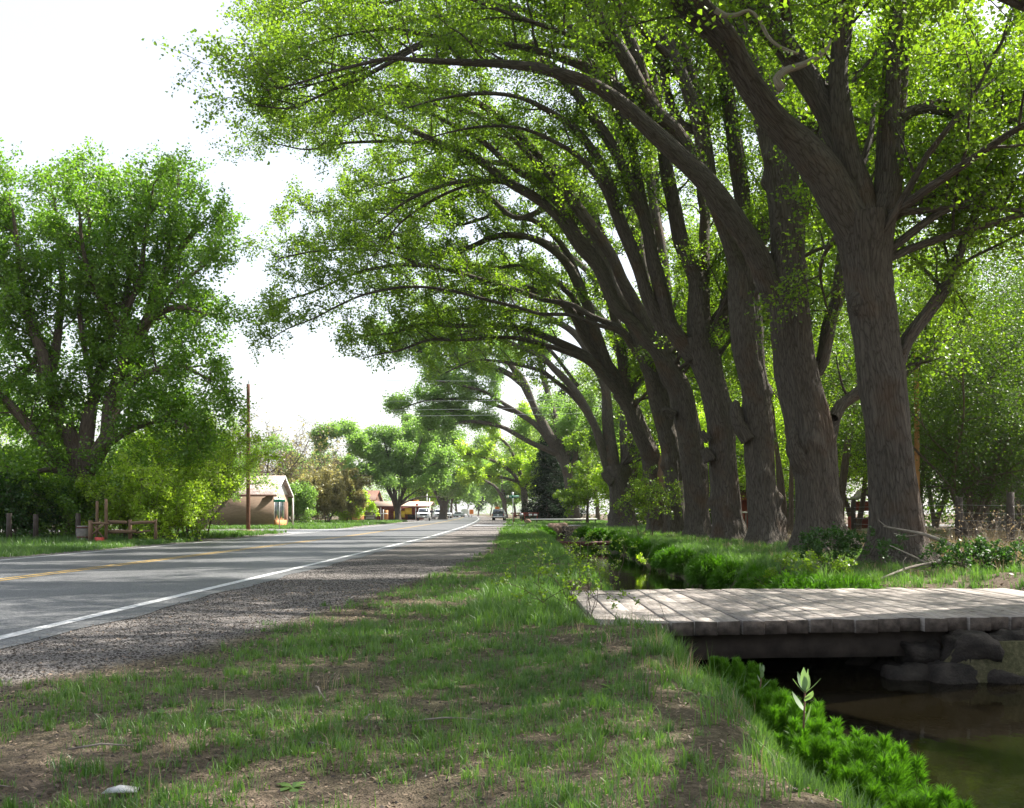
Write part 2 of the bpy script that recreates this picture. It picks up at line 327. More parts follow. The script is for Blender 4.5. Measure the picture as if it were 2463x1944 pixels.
# ------------------------------------------------------------------ terrain
XLY = np.array([-30, 9, 30, 48, 80, 110, 140, 200, 300, 400, 600, 1500.]); XLX = np.array([-4.9, -4.5, -4.14, -3.85, -3.95, -4.4, -5.0, -6.6, -10.5, -15.5, -28, -95.])
xl = lambda y: np.interp(y, XLY, XLX)
GXY = np.array([-30, 3, 6.5, 8, 13.5, 20, 28, 48, 80, 140, 200, 400, 1500.]); GXX = np.array([-4.2, -4.0, -3.3, -2.6, -1.9, -1.3, -.8, -.7, -.8, -.6, -2.5, -11, -90.])
gx = lambda y: np.interp(y, GXY, GXX)
cl = lambda y: 2.05+.009*np.asarray(y, float)
cr = lambda y: 4.02+.011*np.asarray(y, float)+2.0*(1-sstep(9.8, 10.15, y))
WZ = -.6
def gz(x, y):
    x = np.asarray(x, float); y = np.asarray(y, float)
    off = np.maximum(sstep(.4, 2.5, x-gx(y)), sstep(9.5, 12, xl(y)-x))
    z = off*(.05*fn(x, y, .9)+.028*fn(x, y, 3.1, 2.)) - .002 - .03*sstep(.35, .1, x-xl(y))*sstep(8.1, 7.8, xl(y)-x)
    z = z + .10*sstep(0, 1.2, x-(cl(y)-2.4))*(1-sstep(-.2, .5, x-cl(y)))*np.clip(1-y/60, .2, 1)     # lip of the left bank
    act = 1-sstep(77, 81, y)
    L = sstep(-1.15, .05, x-cl(y)+.12*fn(x, y, 2.3, 4)); Rr = 1-sstep(-.1, .75, x-cr(y)+.12*fn(x, y, 2.1, 7))
    inn = np.minimum(L, Rr)*act
    z = z*(1-inn)+(-.72)*inn
    deep = np.minimum(sstep(0, .5, x-cl(y)), 1-sstep(-.5, 0, x-cr(y)))*act
    z = z-.35*deep
    b = sstep(9.0, 9.8, y)*(1-sstep(14.2, 14.9, y))*sstep(.45, .95, x)*(1-sstep(7., 8., x))
    z = z*(1-b)+np.minimum(z, -.2)*b
    z = z+.16*np.exp(-((x-7.9)/.9)**2-((y-15.4)/.8)**2)
    return z
def ticks(segs):
    out = [segs[0][0]]
    for a, b, st in segs:
        n = max(1, int(round((b-a)/st))); out += list(a+(b-a)*np.arange(1, n+1)/n)
    return np.array(out)
xs = ticks([(-900, -100, 100), (-100, -30, 7), (-30, -14, .8), (-14, -6, .5), (-6, 7, .11), (7, 16, .35), (16, 40, 1.5), (40, 120, 10), (120, 900, 110)])
ys = ticks([(-40, 0, 3), (0, 18, .12), (18, 40, .3), (40, 90, .7), (90, 200, 5), (200, 500, 25), (500, 2600, 210)])
Xg, Yg = np.meshgrid(xs, ys); Zg = gz(Xg, Yg)
nx, ny = len(xs), len(ys)
ii = (np.arange(ny-1)[:, None]*nx+np.arange(nx-1)[None]).ravel()
gf = np.stack([ii, ii+1, ii+1+nx, ii+nx], -1)
def gravel_zone(x, y):
    z = (1-sstep(-.5, .6, x-gx(y)))*sstep(-11.5, -9.2, x-xl(y))
    sr = np.maximum(sstep(-1, 1, y-84)*(1-sstep(-1, 1, y-92))*sstep(-3, 0, x-gx(y)), sstep(-1, 1, y-57)*(1-sstep(-1, 1, y-70))*(x < -12))
    lv = sstep(-15.5, -13.5, x-xl(y)-0)*(x < xl(y)-8)*sstep(40, 48, y)
    return np.maximum(np.maximum(z, sr), lv*.8)
def green_zone(x, y):
    g = .55+.35*fn(x, y, .5, 1)
    g = g+.3*sstep(-1.5, 0, x-cl(y))*(x < 6)
    g = np.where(x > cr(y)+1.2, .25+.25*fn(x, y, .35, 3), g)
    return np.clip(g, 0, 1)
ground = npmesh('ground', np.stack([Xg.ravel(), Yg.ravel(), Zg.ravel()], -1), [gf], M['ground'], smooth=True,
                attrs={'gravel': gravel_zone(Xg, Yg).ravel(), 'green': green_zone(Xg, Yg).ravel()})
tag(ground, 'dusty ground and grass verge with gravel shoulders', kind='structure')
def strip(name, off0, off1, z, mat, y0=-30, y1=700, step=4, fx=xl):
    y = np.arange(y0, y1+1, step, dtype=float)
    o0 = off0(y) if callable(off0) else off0; o1 = off1(y) if callable(off1) else off1
    a = np.stack([fx(y)+o0, y, np.full_like(y, z)], -1); b = np.stack([fx(y)+o1, y, np.full_like(y, z)], -1)
    V = np.concatenate([a, b]); n = len(y); i = np.arange(n-1)
    return npmesh(name, V, [np.stack([i, i+n, i+n+1, i+1], -1)], mat)
road = strip('road', lambda y: -8.0+.06*np.sin(y*1.7), lambda y: .42+.05*np.sin(y*1.3)+.04*np.sin(y*3.1), .004, M['asphalt'], step=.5, y1=900); tag(road, 'two lane asphalt road', kind='structure')
a = strip('road_edge_line', -.075, .075, .008, M['roadwhite']); tag(a, 'solid white edge line along the road', kind='structure')
a = strip('road_edge_line', -7.75, -7.62, .008, M['roadwhite']); tag(a, 'white edge line on the far side of the road', kind='structure')
for i, d in enumerate((-4.22, -4.0)):
    a = strip('road_centre_line', d, d+.09, .008, M['roadyellow']); tag(a, 'one of the double yellow lines along the road centre', kind='structure')
def sideroad(name, pts, z, lab):
    n = len(pts); V = [(x, y, z) for x, y, _ in pts]+[(x, y2, z) for x, _, y2 in pts]; i = np.arange(n-1)
    o = npmesh(name, V, [np.stack([i, i+1, i+n+1, i+n], -1)], M['pale_asphalt']); tag(o, lab, kind='structure')
sideroad('side_street', [(-60, 63, 69), (-30, 60.5, 66.5), (-18, 59, 66.5), (-13.5, 57, 68), (-11.9, 54, 72)], .003, 'side street joining the road by the brick building')
sideroad('side_lane', [(-3.3, 82, 94), (-1, 84.5, 91.5), (10, 85, 91), (40, 87, 93), (80, 90, 96)], .05, 'pale side lane crossing the end of the canal')
yy = np.arange(-30, 80.1, 1.)
V = np.concatenate([np.stack([cl(yy)-.25, yy, np.full_like(yy, WZ)], -1), np.stack([cr(yy)+.25, yy, np.full_like(yy, WZ)], -1)]); n = len(yy); i = np.arange(n-1)
water = npmesh('canal_water', V, [np.stack([i, i+n, i+n+1, i+1], -1)], M['water'], smooth=True); tag(water, 'dark brown water of the irrigation canal', kind='structure')

# ------------------------------------------------------------------ leaves and trees
def leaves(anchors, k, size, sig, flat=.35, asp=.72, seed=None, droop=0.):
    A = np.repeat(np.asarray(anchors, float), k, 0); n = len(A)
    c = A+rng.normal(0, sig, (n, 3))
    nrm = rng.normal(0, 1, (n, 3)); nrm[:, 2] = nrm[:, 2]*(1)+np.sign(nrm[:, 2])*flat; nrm /= np.linalg.norm(nrm, axis=1)[:, None]
    d = np.cross(nrm, rng.normal(0, 1, (n, 3))); d /= np.linalg.norm(d, axis=1)[:, None]
    d[:, 2] -= droop; d /= np.linalg.norm(d, axis=1)[:, None]
    s = np.cross(nrm, d); s /= np.linalg.norm(s, axis=1)[:, None]
    L = size*rng.uniform(.65, 1.25, (n, 1)); W = L*asp*.5
    f = nrm*L*.12
    V = np.stack([c-d*L*.5, c+s*W-d*L*.08+f, c+d*L*.5, c-s*W-d*L*.08+f], 1).reshape(-1, 3)
    F = np.arange(n*4).reshape(-1, 4)
    cl_ = np.repeat(rng.uniform(0, 1, len(anchors)), k)
    r = np.clip(.55*rng.uniform(0, 1, n)+.45*cl_, 0, 1)
    return V, F, np.repeat(r, 4)
class Tree:
    def __init__(s, Y=30, leaf=.09, seed=1):
        s.rs = np.random.default_rng(seed); s.V = []; s.F = []; s.B = []; s.n = 0; s.anch = []; s.Y = Y; s.limbs = []
        s.ph = s.rs.uniform(0, 6.28, 12)
    def tub(s, P, r, n, disp=None):
        V, F, B = tube(P, r, n, disp=disp, s0=s.rs.uniform(0, 3) if disp is None else 0)
        B = B+np.array([s.ph[0]*5+s.rs.uniform(0, 9) if disp is None else s.ph[0]*5, 0, 0])
        s.V.append(V); s.F.append(F[0]+s.n); s.B.append(B); s.n += len(V)
    def pix(s, pts, y0, dy):
        """photo points (x, y, width) at real distance y0..y0+dy -> world path and radii"""
        pts = np.array(pts, float); q = np.concatenate([[0], np.cumsum(np.hypot(*np.diff(pts[:, :2], axis=0).T))]); q /= q[-1]
        Yd = y0+dy*q**1.2
        return np.stack([(pts[:, 0]-CX)/FPX*Yd, Yd, CH-(pts[:, 1]-HY)/FPX*Yd, pts[:, 2]/2/FPX*Yd*((.8 if y0 > 120 else .95) if y0 > 33 else .99)], -1)
    def trunkdisp(s, flare=.4, lump=1., burls=10, smax=8):
        ph = s.ph; bt = s.rs.uniform(0, 6.28, burls); bs = s.rs.uniform(.8, smax, burls); ba = s.rs.uniform(.08, .38, burls)*(.5+.5*s.rs.integers(0, 2, burls)); k = int(s.rs.integers(4, 7))
        def f(th, ss, r):
            o = 1+lump*(.05*np.sin(2*th+ph[1]+.7*ss)+.045*np.sin(3*th+ph[2]-.9*ss)+.03*np.sin(5*th+ph[3]+1.6*ss)+.02*np.sin(9*th+ph[4]+.5*ss)+.03*np.sin(1.9*ss+ph[5]))
            w1 = 1.8*np.sin(1.3*ss+ph[6])+.9*np.sin(3.1*ss+ph[8]+2*th); w2 = 1.5*np.sin(1.7*ss+ph[9])-1.1*np.sin(2.6*ss+ph[10]-th)
            o = o+.03*(np.abs(np.sin(9*th+w1))**.5+np.abs(np.sin(14*th+w2))**.5-1.4)+.012*np.sin(7*ss+5*th+ph[11])
            o = o+flare*np.exp(-ss/.42)*(.55+.45*np.cos(k*th+ph[7]))+.10*flare*np.exp(-ss/1.4)*(1+np.cos(k*th+ph[7]))
            for a, b, c in zip(bt, bs, ba):
                dt = np.angle(np.exp(1j*(th-a))); o = o+c*np.exp(-(dt/.4)**2-((ss-b)/.22)**2)
            return o
        return f
    def main(s, P4, step, n, **kw):
        Q = catmull(P4, step); s.tub(Q[:, :3], np.maximum(Q[:, 3], .003), n, s.trunkdisp(**kw)); return Q
    def limb(s, P4, step=.35, n=12, jit=.05, lump=.7):
        Q = catmull(P4, step); m = len(Q)
        ph = s.rs.uniform(0, 6.28, 6)
        f = lambda th, ss, r: 1+lump*(.06*np.sin(2*th+ph[0]+1.1*ss)+.05*np.sin(3*th+ph[1]-.9*ss)+.05*np.sin(2.3*ss+ph[2]))
        V, F, B = tube(Q[:, :3], np.maximum(Q[:, 3], .003), n, disp=f)
        s.V.append(V); s.F.append(F[0]+s.n); s.B.append(B+np.array([s.rs.uniform(0, 30), 0, 0])); s.n += len(V)
        s.limbs.append(Q); return Q
    def autolimb(s, p, d, L, r, bend=(0, 0, -.15), n=8, wig=.10):
        d = np.array(d, float); d /= np.linalg.norm(d); P = [np.array(p, float)]; m = 8
        for i in range(m):
            d = d+np.array(bend)/m*1.6+s.rs.normal(0, wig, 3); d /= np.linalg.norm(d); P.append(P[-1]+d*L/m)
        P = np.array(P); rad = r*(1-np.linspace(0, 1, m+1)**.9*.86)
        return s.limb(np.column_stack([P, rad]), step=max(.4, L/16), n=n)
    def branch(s, sp=.9, mind=-9, back=0., scl=1., l1=(1.2, 2.8), l2=(.5, 1.1), sp2=.38, start=.25, up=.25, rmax=.22, twig=True, npts=4, tw_r=.009, skipfn=None):
        rs = s.rs
        for Q in list(s.limbs):
            seg = np.linalg.norm(np.diff(Q[:, :3], axis=0), axis=1); S = np.concatenate([[0], np.cumsum(seg)]); L = S[-1]
            if L < .3: continue
            pos = np.arange(start*L, L, sp)+rs.uniform(0, sp); pos = np.append(pos[pos < L], [L*.985, L*.999])
            for t in pos:
                p = np.array([np.interp(t, S, Q[:, j]) for j in range(4)])
                if p[3] > rmax and rs.uniform() < .75: continue
                j = min(np.searchsorted(S, t), len(Q)-1); T = Q[j, :3]-Q[j-1, :3]; T /= np.linalg.norm(T)+1e-9
                v = rs.normal(0, 1, 3); v -= T*np.dot(v, T); v /= np.linalg.norm(v)
                d = T*rs.uniform(.3, .9)+v*.9+np.array([0, 0, up]); d /= np.linalg.norm(d)
                if d[1] < -.25 and rs.uniform() < back: d[1] = -d[1]
                if d[2] < mind: d[2] = rs.uniform(.0, .5); d /= np.linalg.norm(d)
                Lc = rs.uniform(*l1)*scl*(1-.35*t/L)
                m = 5; P = [p[:3]]
                for k in range(m):
                    d = d+rs.normal(0, .14, 3)+np.array([0, 0, -.05*k*.6]); d /= np.linalg.norm(d); P.append(P[-1]+d*Lc/m)
                P = np.array(P); r1 = min(.4*p[3]+(.008 if l1[0] > .45 else .001), .045)
                s.tub(P, r1*(1-.8*np.linspace(0, 1, m+1)), 4)
                SS = np.linspace(0, Lc, m+1)
                q = np.append(np.arange(.2*Lc, Lc, sp2)+rs.uniform(0, sp2*.8), Lc*.99)
                for u in q:
                    if u > Lc: continue
                    a = np.array([np.interp(u, SS, P[:, j]) for j in range(3)])
                    dd = d*.5+rs.normal(0, .75, 3)+np.array([0, 0, .1]); dd /= np.linalg.norm(dd)
                    Lt = rs.uniform(*l2); tt = np.linspace(.25, 1, npts)[:, None]; cv = np.array([0, 0, -.12])*Lt
                    pts = a+dd*Lt*tt+cv*tt**2; s.anch.append(pts)
                    if twig:
                        s.tub(np.array([a, a+dd*Lt*.5+cv*.25, a+dd*Lt+cv]), np.array([tw_r, tw_r*.7, tw_r*.3]), 3)
    def finish(s, name, base, label, cat, group, lm, bm, k, size, sig, asp=.72, flat=.35, droop=0., keep=1., crown=True, zmin=-9.):
        root = empty(name, tuple(base), label, cat, group)
        npmesh('trunk', np.vstack(s.V), [np.vstack(s.F)], bm, root, True, attrs={'bark': np.vstack(s.B)})
        if crown:
            A = np.vstack(s.anch); A = A[A[:, 2] > zmin]
            if keep < 1: A = A[s.rs.uniform(0, 1, len(A)) < keep]
            V, F, r = leaves(A, k, size, sig, flat, asp, droop=droop)
            npmesh('crown', V, [F], lm, root, False, attrs={'rnd': r}); s.nl = len(F)
        return root
TOTAL = [0]
ROW = 'old trees in the row along the canal'
def rowtree(base, trunk, limbs, label, auto=5, seed=1, leaf=None, k=12, lump=1., flare=.5, sp=.85, keep=1., lm='leaf', extra=(), sig=.14, twins=True):
    X, Y = base; T = Tree(Y=Y, seed=seed)
    P = T.pix(trunk, Y, 0.); z0 = float(gz(P[0, 0], Y)); 
    if P[0, 2] > z0-.05: P[0, 2] = z0-.05
    P4 = P.copy(); Q = T.main(P4, .07 if Y < 40 else .16, 110 if Y < 40 else 64, flare=flare, lump=lump, smax=P[-1, 2])
    top = Q[-1]
    T.limbs.append(Q[int(len(Q)*.7):])
    for i, l in enumerate(limbs):
        dy = T.rs.uniform(-2.6, 2.2) if not isinstance(l[0], (int, float)) else l[0]
        if isinstance(l[0], (int, float)): l = l[1:]
        T.limb(T.pix([(p_[0], p_[1], p_[2]*(.86 if 25 < Y < 80 else 1)) for p_ in l], Y, dy), step=.3, n=16 if l[0][2]/FPX*Y > .3 else 10)
        if twins and len(l) > 6:          # a slimmer bough parting from the first one
            q0 = int(T.rs.integers(1, 3)); sub = np.array(l[q0:], float); tt = np.linspace(0, 1, len(sub))
            sub[:, 0] += tt*T.rs.uniform(-30, 60); sub[:, 1] += tt*T.rs.choice((-1, 1))*T.rs.uniform(45, 100)+np.sin(tt*5+i)*8*tt; sub[:, 2] *= .62
            T.limb(T.pix(sub, Y, dy+T.rs.uniform(-2.5, 2.5)), step=.3, n=9)
    for i in range(auto+3):
        az = T.rs.uniform(-1.3, 1.5); el = T.rs.uniform(.5, 1.15)
        src = Q[int(len(Q)*T.rs.uniform(.82, .99))]
        T.autolimb(src[:3], (math.cos(az)*math.cos(el), math.sin(az)*math.cos(el)*1.0, math.sin(el)), T.rs.uniform(6, 9.5), min(src[3]*.25, .10), bend=(.1, 0, -.35))
    for (p, d, L, r) in extra: T.autolimb(p, d, L, r)
    T.branch(sp=sp*.72, npts=5, sp2=.27, up=.7, mind=-.05, back=.6,  l1=(1.3, 3.3), l2=(.5, 1.2))
    size = leaf or max(.1, .0027*Y)
    o = T.finish('roadside_tree', (X, Y, z0), label, 'tree', ROW, M[lm], M['bark'], k, size, sig, keep=keep, zmin=2.6 if Y < 100 else (5.0 if Y < 140 else 4.2))
    TOTAL[0] += T.nl; return o
#EOF1
# ------------------------------------------------------------------ the row of old trees
rowtree((8.05, 20.9),
 [(2160, 1372, 190), (2160, 1356, 168), (2159, 1320, 138), (2158, 1274, 120), (2152, 1192, 113), (2139, 1069, 111), (2124, 946, 109), (2107, 823, 104), (2098, 741, 112), (2088, 690, 106), (2084, 620, 112), (2080, 562, 128), (2078, 520, 130)],
 [[-2.2, (2074, 575, 96), (2031, 510, 96), (1984, 422, 88), (1914, 337, 75), (1858, 285, 68), (1797, 197, 60), (1740, 100, 56), (1665, 28, 54), (1610, -30, 48), (1530, -140, 42), (1440, -280, 34), (1340, -420, 26), (1200, -540, 14)],
  [1.6, (2078, 565, 90), (2060, 460, 78), (2038, 390, 68), (2003, 290, 65), (1961, 220, 60), (1905, 140, 55), (1844, 65, 50), (1770, -10, 44), (1680, -130, 34), (1580, -300, 22)],
  [.5, (2060, 470, 60), (2030, 330, 56), (2015, 187, 48), (2022, 94, 42), (2020, -30, 40), (1990, -220, 30), (1930, -420, 16)],
  [.8, (2100, 570, 90), (2122, 520, 72), (2134, 468, 66), (2143, 328, 64), (2150, 234, 62), (2157, 140, 56), (2167, 47, 50), (2180, -60, 46), (2210, -220, 36), (2260, -400, 24), (2300, -560, 12)],
  [1.5, (2160, 285, 34), (2195, 267, 27), (2228, 261, 25), (2275, 267, 24), (2312, 290, 22), (2350, 307, 18), (2406, 286, 16), (2463, 293, 15), (2560, 260, 10)],
  [1.2, (2312, 287, 14), (2318, 262, 12), (2326, 225, 12), (2315, 183, 10), (2330, 150, 7)],
  [1.0, (2140, 500, 26), (2175, 510, 18), (2247, 504, 15), (2336, 497, 13), (2453, 506, 10), (2560, 490, 6)],
  [3.0, (2130, 940, 50), (2160, 872, 38), (2180, 820, 34), (2221, 766, 32), (2266, 708, 28), (2290, 650, 24), (2312, 600, 20), (2331, 540, 14), (2360, 470, 8)]],
 'nearest massive grey trunk by the plank bridge, forking overhead into thick limbs', auto=7, seed=11, flare=.35, sp=.8, extra=[((3.5, 19.5, 12.3), (-1, -.35, .35), 7.5, .1), ((3.2, 19.8, 12.6), (-1, .4, .4), 7, .1), ((3.6, 19.4, 12.4), (-.5, -1, .3), 8, .1), ((2.2, 19.2, 13.4), (-1, -.8, .2), 7, .09), ((5.5, 20, 11), (-.3, -1, .5), 8, .1)])  # extra: unseen boughs above the frame, added to shade the road
rowtree((8.55, 27.6),
 [(1981, 1345, 190), (1980, 1322, 158), (1975, 1285, 120), (1969, 1233, 104), (1962, 1151, 100), (1951, 1069, 104), (1938, 987, 102), (1920, 905, 101), (1908, 823, 94), (1897, 741, 96), (1893, 690, 100), (1894, 620, 84), (1893, 562, 84), (1885, 468, 76), (1872, 375, 74), (1850, 281, 68)],
 [[-2.5, (1890, 770, 70), (1858, 700, 72), (1830, 630, 72), (1806, 586, 68), (1750, 506, 60), (1703, 445, 56), (1642, 384, 52), (1572, 319, 48), (1501, 253, 44), (1431, 206, 38), (1361, 181, 32), (1291, 164, 27), (1220, 155, 23), (1150, 152, 20), (1060, 148, 17), (1000, 145, 15), (940, 140, 12), (880, 152, 10), (800, 172, 7), (720, 200, 6), (640, 218, 4)],
  [-1.5, (1660, 372, 46), (1620, 312, 44), (1586, 281, 42), (1548, 225, 42), (1515, 159, 42), (1469, 84, 38), (1431, 28, 34), (1390, -40, 30), (1300, -150, 22), (1180, -240, 12)],
  [1.0, (1852, 300, 66), (1830, 215, 62), (1795, 130, 54), (1765, 40, 48), (1735, -50, 42), (1680, -200, 30), (1600, -340, 16)],
  [2.0, (1925, 870, 46), (1950, 905, 42), (1979, 864, 40), (1992, 782, 38), (2012, 725, 34), (2022, 640, 30), (2035, 540, 26), (2060, 420, 22), (2090, 290, 16), (2110, 140, 10)],
  [1.5, (1896, 560, 44), (1925, 520, 42), (1940, 440, 36), (1952, 350, 32), (1958, 230, 28), (1965, 100, 24), (1980, -60, 18), (2000, -220, 10)],
  [2.5, (1970, 1110, 60), (1996, 1040, 44), (2005, 1005, 38), (2022, 975, 34), (2045, 958, 32), (2075, 944, 30), (2130, 930, 26), (2200, 880, 20), (2270, 820, 12)],
  [-2.0, (1120, 150, 16), (1060, 95, 14), (1018, 108, 14), (948, 145, 13), (878, 183, 11), (812, 211, 9), (760, 235, 7), (690, 262, 5), (610, 250, 3)]],
 'second massive trunk from the right with a long limb sweeping over the road', auto=5, seed=12, flare=.45, extra=[((3.6, 27.5, 13.6), (-1, -.3, .3), 8, .1), ((3.2, 28, 14), (-1, .3, .4), 8, .1), ((4.2, 27, 13.5), (-.8, -1, .35), 8, .1)])  # extra: more unseen boughs added overhead for shade on the road
rowtree((8.6, 33.7),
 [(1846, 1330, 130), (1844, 1310, 105), (1841, 1265, 80), (1832, 1183, 74), (1828, 1101, 70), (1823, 1019, 68), (1816, 937, 66), (1800, 860, 76), (1794, 773, 82), (1791, 691, 84), (1788, 650, 84)],
 [[-2.0, (1785, 680, 60), (1762, 605, 48), (1736, 535, 44), (1712, 468, 42), (1700, 403, 40), (1679, 300, 38), (1647, 197, 37), (1618, 122, 36), (1595, 75, 35), (1558, 0, 32), (1500, -90, 26), (1400, -200, 16)],
  [.8, (1795, 680, 66), (1800, 600, 52), (1788, 500, 48), (1775, 400, 46), (1760, 290, 44), (1742, 190, 42), (1722, 120, 40), (1700, 40, 36), (1690, -40, 32), (1670, -160, 22), (1640, -280, 10)],
  [1.8, (1805, 670, 50), (1830, 590, 38), (1842, 480, 32), (1850, 380, 28), (1838, 240, 24), (1830, 100, 20), (1840, -50, 14)],
  [-.8, (1690, 320, 26), (1640, 300, 0.1+24), (1610, 250, 22), (1597, 200, 24), (1598, 117, 24), (1604, 20, 22), (1612, -80, 16), (1620, -180, 8)],
  [-2.6, (1640, 190, 26), (1560, 140, 22), (1470, 110, 20), (1361, 62, 18), (1250, 22, 16), (1150, 5, 13), (1020, -10, 10), (900, 10, 8), (780, -5, 6), (690, 20, 4)]],
 'third trunk from the right, leafy sprig at mid height and upright forked stems', auto=4, seed=13)
rowtree((8.1, 37.6),
 [(1758, 1330, 120), (1754, 1300, 96), (1751, 1265, 76), (1746, 1183, 70), (1738, 1101, 72), (1733, 1019, 69), (1716, 937, 66), (1692, 860, 76), (1680, 810, 82)],
 [[-1.6, (1668, 860, 60), (1640, 825, 52), (1611, 785, 49), (1596, 724, 46), (1583, 670, 42), (1570, 620, 38), (1553, 539, 35), (1515, 445, 33), (1478, 361, 31), (1440, 300, 29), (1403, 248, 27), (1365, 197, 25), (1290, 130, 21), (1200, 85, 18), (1100, 60, 15), (980, 45, 12), (860, 30, 9), (740, 32, 6), (650, 60, 4)],
  [-.4, (1560, 560, 32), (1539, 459, 30), (1520, 351, 28), (1497, 281, 26), (1478, 225, 25), (1450, 130, 22), (1400, 40, 20), (1350, -60, 14), (1290, -150, 8)],
  [.6, (1683, 820, 72), (1681, 770, 70), (1680, 691, 60), (1670, 650, 56), (1640, 586, 45), (1620, 492, 42), (1604, 422, 38), (1590, 330, 34), (1570, 230, 30), (1545, 120, 26), (1530, 0, 22), (1510, -120, 12)],
  [1.5, (1685, 800, 48), (1690, 720, 40), (1694, 640, 34), (1694, 562, 32), (1697, 492, 31), (1690, 420, 28), (1700, 300, 22), (1710, 160, 16), (1720, 20, 8)],
  [2.6, (1700, 850, 50), (1728, 790, 40), (1742, 740, 32), (1755, 640, 24), (1770, 520, 16)],
  [-1.8, (1600, 800, 44), (1560, 720, 40), (1546, 680, 36), (1520, 600, 36), (1487, 515, 34), (1473, 468, 32), (1448, 400, 28), (1400, 330, 24), (1340, 280, 18), (1250, 235, 13), (1150, 225, 10), (1050, 240, 7), (980, 260, 4)]],
 'fourth trunk from the right, knotted halfway up with a white broken stub', auto=4, seed=14)
rowtree((7.95, 42.9),
 [(1684, 1318, 105), (1681, 1295, 84), (1679, 1265, 64), (1674, 1183, 61), (1665, 1101, 60), (1654, 1019, 59), (1636, 940, 56), (1612, 896, 56), (1598, 862, 56)],
 [[-1.0, (1604, 885, 52), (1580, 842, 48), (1554, 814, 44), (1521, 773, 40), (1484, 744, 36), (1440, 647, 34), (1394, 595, 32), (1347, 529, 30), (1291, 478, 28), (1220, 436, 26), (1150, 384, 23), (1065, 347, 19), (972, 305, 15), (925, 281, 13), (878, 260, 11), (803, 244, 8), (740, 250, 5), (660, 280, 3)],
  [-2.2, (1590, 850, 44), (1565, 800, 38), (1529, 732, 36), (1497, 675, 34), (1470, 612, 32), (1412, 529, 30), (1370, 468, 28), (1337, 422, 27), (1290, 370, 25), (1244, 319, 23), (1173, 262, 20), (1100, 230, 16), (1010, 212, 12), (920, 210, 9), (830, 250, 6), (760, 300, 4)],
  [1.2, (1600, 880, 46), (1606, 800, 40), (1600, 700, 36), (1590, 600, 32), (1570, 480, 28), (1560, 350, 24), (1540, 200, 18), (1520, 60, 12)],
  [-.5, (1330, 510, 18), (1250, 450, 16), (1182, 436, 14), (1112, 436, 13), (1042, 454, 11), (972, 487, 8), (930, 520, 5), (880, 560, 3)],
  [.5, (1150, 385, 14), (1060, 350, 12), (980, 340, 10), (900, 341, 9), (820, 345, 7), (740, 360, 5), (660, 345, 3)]],
 'fifth trunk from the right, leaning left in the middle of the row', auto=3, seed=15)
rowtree((8.0, 48.9),
 [(1626, 1305, 80), (1625, 1265, 58), (1623, 1183, 54), (1618, 1101, 52), (1601, 1019, 52), (1584, 937, 54), (1572, 896, 52), (1556, 870, 46)],
 [[-.6, (1560, 880, 34), (1530, 843, 28), (1497, 797, 22), (1464, 777, 19), (1423, 761, 17), (1382, 736, 16), (1341, 726, 15), (1300, 720, 14), (1250, 700, 14), (1159, 673, 13), (1065, 646, 12), (972, 637, 11), (878, 651, 10), (812, 675, 8), (751, 703, 6), (690, 722, 5), (645, 745, 3)],
  [-2.4, (1562, 890, 46), (1545, 830, 40), (1510, 760, 38), (1478, 690, 36), (1450, 620, 34), (1420, 560, 32), (1380, 500, 28), (1320, 440, 24), (1240, 400, 19), (1160, 390, 14), (1080, 400, 10), (1000, 420, 7), (900, 450, 4)],
  [1.2, (1575, 910, 40), (1578, 820, 34), (1560, 700, 30), (1530, 560, 26), (1500, 420, 22), (1470, 280, 16), (1440, 140, 9)],
  [-.9, (1020, 640, 9), (930, 605, 9), (850, 600, 8), (750, 606, 6), (670, 622, 4)],
  [.6, (1350, 480, 18), (1248, 525, 16), (1182, 478, 14), (1136, 445, 12), (1060, 450, 8), (980, 500, 5), (860, 505, 3)]],
 'slim dark trunk half hidden between its neighbours, sixth from the right', auto=3, seed=16)
rowtree((7.6, 52.5),
 [(1585, 1300, 82), (1584, 1265, 56), (1579, 1183, 54), (1566, 1101, 50), (1549, 1060, 46), (1531, 1019, 44), (1516, 978, 44), (1490, 940, 42)],
 [[-1.0, (1500, 955, 40), (1476, 925, 38), (1450, 896, 34), (1405, 855, 28), (1351, 828, 24), (1300, 806, 20), (1238, 787, 17), (1190, 781, 15), (1093, 784, 13), (1035, 779, 12), (997, 785, 10), (948, 801, 8), (900, 806, 5), (850, 815, 3)],
  [1.2, (1500, 950, 36), (1476, 896, 34), (1435, 847, 30), (1400, 800, 27), (1374, 748, 24), (1335, 720, 21), (1290, 700, 18), (1235, 690, 15), (1160, 705, 12), (1080, 700, 9), (1000, 690, 6), (930, 705, 4)],
  [-2.0, (1470, 900, 32), (1440, 820, 32), (1423, 773, 30), (1411, 732, 29), (1382, 665, 28), (1360, 630, 26), (1328, 600, 23), (1276, 572, 19), (1200, 567, 17), (1140, 590, 14), (1088, 609, 11), (1000, 600, 8), (900, 592, 6), (820, 590, 4), (740, 600, 3)],
  [.5, (1510, 970, 36), (1500, 880, 32), (1478, 760, 28), (1440, 640, 26), (1390, 540, 22), (1330, 460, 16), (1250, 420, 10)]],
 'trunk with an orange torn scar low on its side, seventh from the right', auto=3, seed=17)
